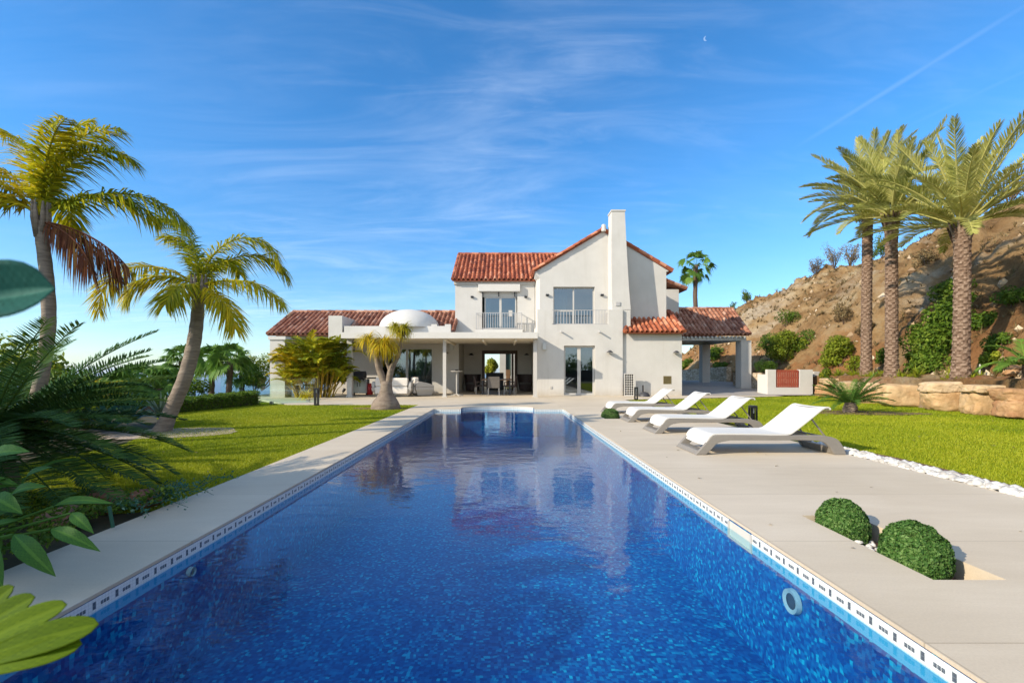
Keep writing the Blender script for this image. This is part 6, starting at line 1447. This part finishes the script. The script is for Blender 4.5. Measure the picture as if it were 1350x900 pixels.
for (a, b, w_, y) in LV:
    p, q = W(*a, y), W(*b, y - .12); blade(g, p, q, w_, (.15, -.75, .8), arch=.10, fold=.30, var=rg.uniform(.2, .7), shape=(.05, .6, .95, 1, .85, .5, 0)); gs.tube([root_ + rg.normal(0, .08, 3) * [1, 1, 0], (root_ + p) / 2 + [0, 0, .12], p], [.012, .01, .007], 6, False, .5)
gm = G()
for k in range(46):
    a = rg.uniform(0, 2 * pi); p = np.array([-3.35, 2.55, .1]) + [rg.normal(0, .28), rg.normal(0, .4), rg.uniform(0, .35)]; q = p + nrm(np.array([cos(a), sin(a), rg.uniform(-.4, .6)])) * rg.uniform(.18, .36); blade(g, p, q, rg.uniform(.05, .09), (rg.normal(0, .4), -.4, 1), var=rg.uniform(0, .6), shape=(.05, .6, .95, 1, .85, .5, 0))
link('leaf', g, M['bop'], t, smooth=True)['kind'] = 'stuff'; link('stalk', gs, M['bop'], t)['kind'] = 'stuff'
t = thing('paddle_leaf_plant', 'bright lime plant with rounded paddle leaves at the bottom left corner', 'plant', (-.95, .35, 0)); yq = .62; st = W(-75, 885, yq)
for a, b, w_, v_, dy in (((-80, 872), (46, 786), .036, .35, 0), ((-85, 884), (88, 796), .034, .7, -.012), ((-85, 892), (130, 822), .040, .5, -.024), ((-85, 900), (108, 848), .034, .75, -.036), ((-60, 850), (18, 772), .03, .3, .02)):
    g = G(); blade(g, W(*a, yq + dy), W(*b, yq + dy + .02), w_, (.1, -.8, .7), arch=.06, fold=.22, n=36, m=13, var=v_, shape='paddle'); o = link('leaf', g, M['paddle'], t, smooth=True); so = o.modifiers.new('thick', 'SOLIDIFY'); so.thickness = .0012
g = G(); g.tube(bez([(-.95, .35, 0), (-.93, .42, .4), st], 14), .011, 10, False); link('stalk', g, M['bop'], t)
t = thing('dark_leaf_plant', 'out of focus dark teal leaf very close to the lens on the left', 'plant', (-.62, .22, 0)); g = G(); ym = .36
blade(g, W(-60, 396, ym), W(72, 380, ym + .02), .053, (.05, -.95, .3), arch=-.03, fold=.45, n=34, m=13, var=.45, shape=(.9, 1, 1, 1, 1, .97, .86, .62, 0)); o = link('leaf', g, M['teal'], t, smooth=True); so = o.modifiers.new('thick', 'SOLIDIFY'); so.thickness = .001
g = G(); g.tube(bez([(-.62, .22, 0), (-.60, .28, .7), W(-60, 395, ym)], 14), .008, 10, False); link('stalk', g, M['bop'], t)
# tall hedge across the lawn behind the photographer: the window panes mirror it
rg = np.random.default_rng(280); t = thing('tall_hedge', 'tall loose hedge behind the near end of the pool', 'hedge', (2, -9, 0)); g = G()
for k in range(9): cloud(g, rg, (-10 + k * 3, -9.5 + rg.normal(0, .5), 1.1), (1.9, .9, 1.5 + .5 * rg.random()), 900, .3, 10)
link('foliage', g, M['bushy'], t); link('stem', G().box(-11, 15, -9.8, -9.2, -.1, 1.2), M['bark'], t)
# courtyard plant
bush('yellow green shrub in the sunlit courtyard seen through the porch', (-.80, 32.2, 1.25), (.70, .4, .72), 2200, .16, 271, 'bushyel', .95, 10)

# coastal haze over land and sea
hm = bpy.data.materials.new('haze'); hm.use_nodes = True; hn = hm.node_tree; hn.nodes.clear(); ho = hn.nodes.new('ShaderNodeOutputMaterial'); hv = hn.nodes.new('ShaderNodeVolumePrincipled')
hv.inputs['Color'].default_value = (.80, .88, .97, 1); hv.inputs['Density'].default_value = HAZE; hv.inputs['Anisotropy'].default_value = .2; hn.links.new(hv.outputs[0], ho.inputs['Volume'])
if HAZE: tag(link('haze', G().box(-20000, 20000, -20000, 20000, -150, 60), hm), kind='stuff')

# ------------------------------------------------------------------ world, sun, camera
world = bpy.data.worlds.new('World'); scene.world = world; world.use_nodes = True
nt = world.node_tree; nt.nodes.clear()
def N(t_, **kw):
    n = nt.nodes.new('ShaderNode' + t_)
    for k, v in kw.items(): setattr(n, k, v)
    return n
L = nt.links.new
sun_dir = np.array([-1.75, -.88, 1.0]); sun_dir /= np.linalg.norm(sun_dir)
el_ = math.asin(sun_dir[2]); rot_ = math.atan2(sun_dir[0], sun_dir[1])
sky = N('TexSky'); sky.sky_type = 'NISHITA'; sky.sun_disc = False; sky.sun_elevation = el_; sky.sun_rotation = rot_ % (2 * pi); sky.air_density = 1.0; sky.dust_density = .1; sky.ozone_density = 2.0; sky.altitude = 100
hs = N('HueSaturation'); hs.inputs['Saturation'].default_value = SKY_SAT; hs.inputs['Value'].default_value = 1.0
tint = N('Mix', data_type='RGBA', blend_type='MULTIPLY'); tint.inputs[0].default_value = 1; tg = N('Mix', data_type='RGBA'); tg.inputs[6].default_value = (*SKY_LOW, 1); tg.inputs[7].default_value = (*SKY_TINT, 1); L(sky.outputs[0], tint.inputs[6]); L(tint.outputs[2], hs.inputs['Color'])
tc = N('TexCoord'); sp = N('SeparateXYZ'); L(tc.outputs['Generated'], sp.inputs[0])
tr_ = N('MapRange'); tr_.interpolation_type = 'SMOOTHSTEP'; tr_.inputs[1].default_value = -.02; tr_.inputs[2].default_value = .45; L(sp.outputs[2], tr_.inputs[0]); L(tr_.outputs[0], tg.inputs[0]); L(tg.outputs[2], tint.inputs[7])
def mth(op, a, b=None, c=None):
    m = N('Math', operation=op)
    for i, v in enumerate((a, b, c)):
        if v is None: continue
        if isinstance(v, (int, float)): m.inputs[i].default_value = float(v)
        else: L(v, m.inputs[i])
    return m.outputs[0]
zc = mth('ADD', mth('MAXIMUM', sp.outputs[2], 0.0), .12)
cb = N('CombineXYZ'); L(mth('DIVIDE', sp.outputs[0], zc), cb.inputs[0]); L(mth('DIVIDE', sp.outputs[1], zc), cb.inputs[1])
def cl(scale, st, rot, det, dist, lo, hi):
    mp = N('Mapping'); mp.inputs['Scale'].default_value = st; mp.inputs['Rotation'].default_value = (0, 0, rot); L(cb.outputs[0], mp.inputs[0])
    n = N('TexNoise'); n.inputs['Scale'].default_value = scale; n.inputs['Detail'].default_value = det; n.inputs['Roughness'].default_value = .62; n.inputs['Distortion'].default_value = dist; L(mp.outputs[0], n.inputs['Vector'])
    mr = N('MapRange'); mr.interpolation_type = 'SMOOTHSTEP'; mr.inputs[1].default_value = lo; mr.inputs[2].default_value = hi; L(n.outputs[0], mr.inputs[0]); return mr.outputs[0]
wisps = mth('MULTIPLY', cl(.8, (1, 2.6, 1), R(25), 6, 1.0, .38, .85), cl(.28, (1, 1, 1), 1.0, 3, .3, .36, .62))
wisps2 = mth('MULTIPLY', cl(1.7, (1, 3.2, 1), R(-20), 7, 1.2, .40, .85), cl(.35, (1, 1, 1), 4.0, 3, .3, .42, .66))
# fewer clouds to the right
left = N('MapRange'); left.inputs[1].default_value = .45; left.inputs[2].default_value = -.25; left.inputs[3].default_value = .25; left.inputs[4].default_value = 1.0; L(sp.outputs[0], left.inputs[0])
mask = mth('MULTIPLY', mth('ADD', mth('MULTIPLY', wisps, .19), mth('MULTIPLY', wisps2, .22)), left.outputs[0])
def dirpx(px, py): return nrm(np.array([(px - 665) / 600., 1., (488 - py) / 600.]))
def trail(p, q, w, amp):
    a, b = dirpx(*p), dirpx(*q); n_ = nrm(np.cross(a, b)); mid = nrm(a + b); half = float(np.dot(a, mid))
    vd = N('VectorMath', operation='DOT_PRODUCT'); L(tc.outputs['Generated'], vd.inputs[0]); vd.inputs[1].default_value = tuple(n_)
    vm = N('VectorMath', operation='DOT_PRODUCT'); L(tc.outputs['Generated'], vm.inputs[0]); vm.inputs[1].default_value = tuple(mid)
    m1 = N('MapRange'); m1.interpolation_type = 'SMOOTHSTEP'; m1.inputs[1].default_value = w; m1.inputs[2].default_value = 0; L(mth('ABSOLUTE', vd.outputs['Value']), m1.inputs[0])
    m2 = N('MapRange'); m2.interpolation_type = 'SMOOTHSTEP'; m2.inputs[1].default_value = half - .004; m2.inputs[2].default_value = half + .02; L(vm.outputs['Value'], m2.inputs[0])
    return mth('MULTIPLY', mth('MULTIPLY', m1.outputs[0], m2.outputs[0]), amp)
for tr in (trail((1040, 200), (1420, -35), .006, .07), trail((1200, 165), (1420, 62), .004, .10), trail((1185, 160), (1330, 95), .004, .06)): mask = mth('MAXIMUM', mask, tr)
# the half moon
md = dirpx(930.5, 51); off = nrm(md + np.array([.0028, 0, .0012]))
v1 = N('VectorMath', operation='DOT_PRODUCT'); L(tc.outputs['Generated'], v1.inputs[0]); v1.inputs[1].default_value = tuple(md)
v2 = N('VectorMath', operation='DOT_PRODUCT'); L(tc.outputs['Generated'], v2.inputs[0]); v2.inputs[1].default_value = tuple(off)
moon = mth('MULTIPLY', mth('GREATER_THAN', v1.outputs['Value'], cos(.0036)), mth('LESS_THAN', v2.outputs['Value'], cos(.0036)))
mask = mth('MAXIMUM', mask, mth('MULTIPLY', moon, .20))
# unseen white glow added to the sky behind the photographer as fill light
sky_fill = N('MapRange'); sky_fill.interpolation_type = 'SMOOTHSTEP'; sky_fill.inputs[1].default_value = -.10; sky_fill.inputs[2].default_value = -.55; sky_fill.inputs[4].default_value = SKY_FILL; L(sp.outputs[1], sky_fill.inputs[0])
mask = mth('MAXIMUM', mask, mth('MULTIPLY', sky_fill.outputs[0], cl(.6, (1, 1.5, 1), .4, 6, .6, .25, .6)))
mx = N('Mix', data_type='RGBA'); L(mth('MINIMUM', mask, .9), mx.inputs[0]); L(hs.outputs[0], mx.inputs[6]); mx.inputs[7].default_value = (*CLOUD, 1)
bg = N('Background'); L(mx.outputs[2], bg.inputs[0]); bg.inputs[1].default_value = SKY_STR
wo = N('OutputWorld'); L(bg.outputs[0], wo.inputs[0])

sl = bpy.data.lights.new('sun', 'SUN'); sl.energy = SUN; sl.angle = R(.53); sl.color = (1, .885, .72)
so = bpy.data.objects.new('sun', sl); COL.objects.link(so); so.rotation_euler = Vector(sun_dir).to_track_quat('Z', 'Y').to_euler(); so.location = (-30, -15, 30)

cd = bpy.data.cameras.new('camera'); cam = bpy.data.objects.new('camera', cd); COL.objects.link(cam); scene.camera = cam
cam.location = (0, 0, 1.2); cam.rotation_euler = (R(90), 0, 0); cd.sensor_width = 36; cd.lens = 16; cd.shift_x = .0074; cd.shift_y = .02815
cd.clip_start = .02; cd.clip_end = 100000
cd.dof.use_dof = True; cd.dof.focus_distance = 9; cd.dof.aperture_fstop = 5.6
vs_ = scene.view_settings; vs_.view_transform = 'Standard'; vs_.look = 'None'; vs_.gamma = 1; vs_.use_curve_mapping = False; vs_.exposure = EXPO
scene.render.engine = 'CYCLES'; cy = scene.cycles
cy.use_denoising = True; cy.denoiser = 'OPENIMAGEDENOISE'; cy.max_bounces = 8; cy.transparent_max_bounces = 16; cy.diffuse_bounces = 3; cy.glossy_bounces = 4; cy.caustics_reflective = False; cy.caustics_refractive = False
cy.sample_clamp_indirect = 6
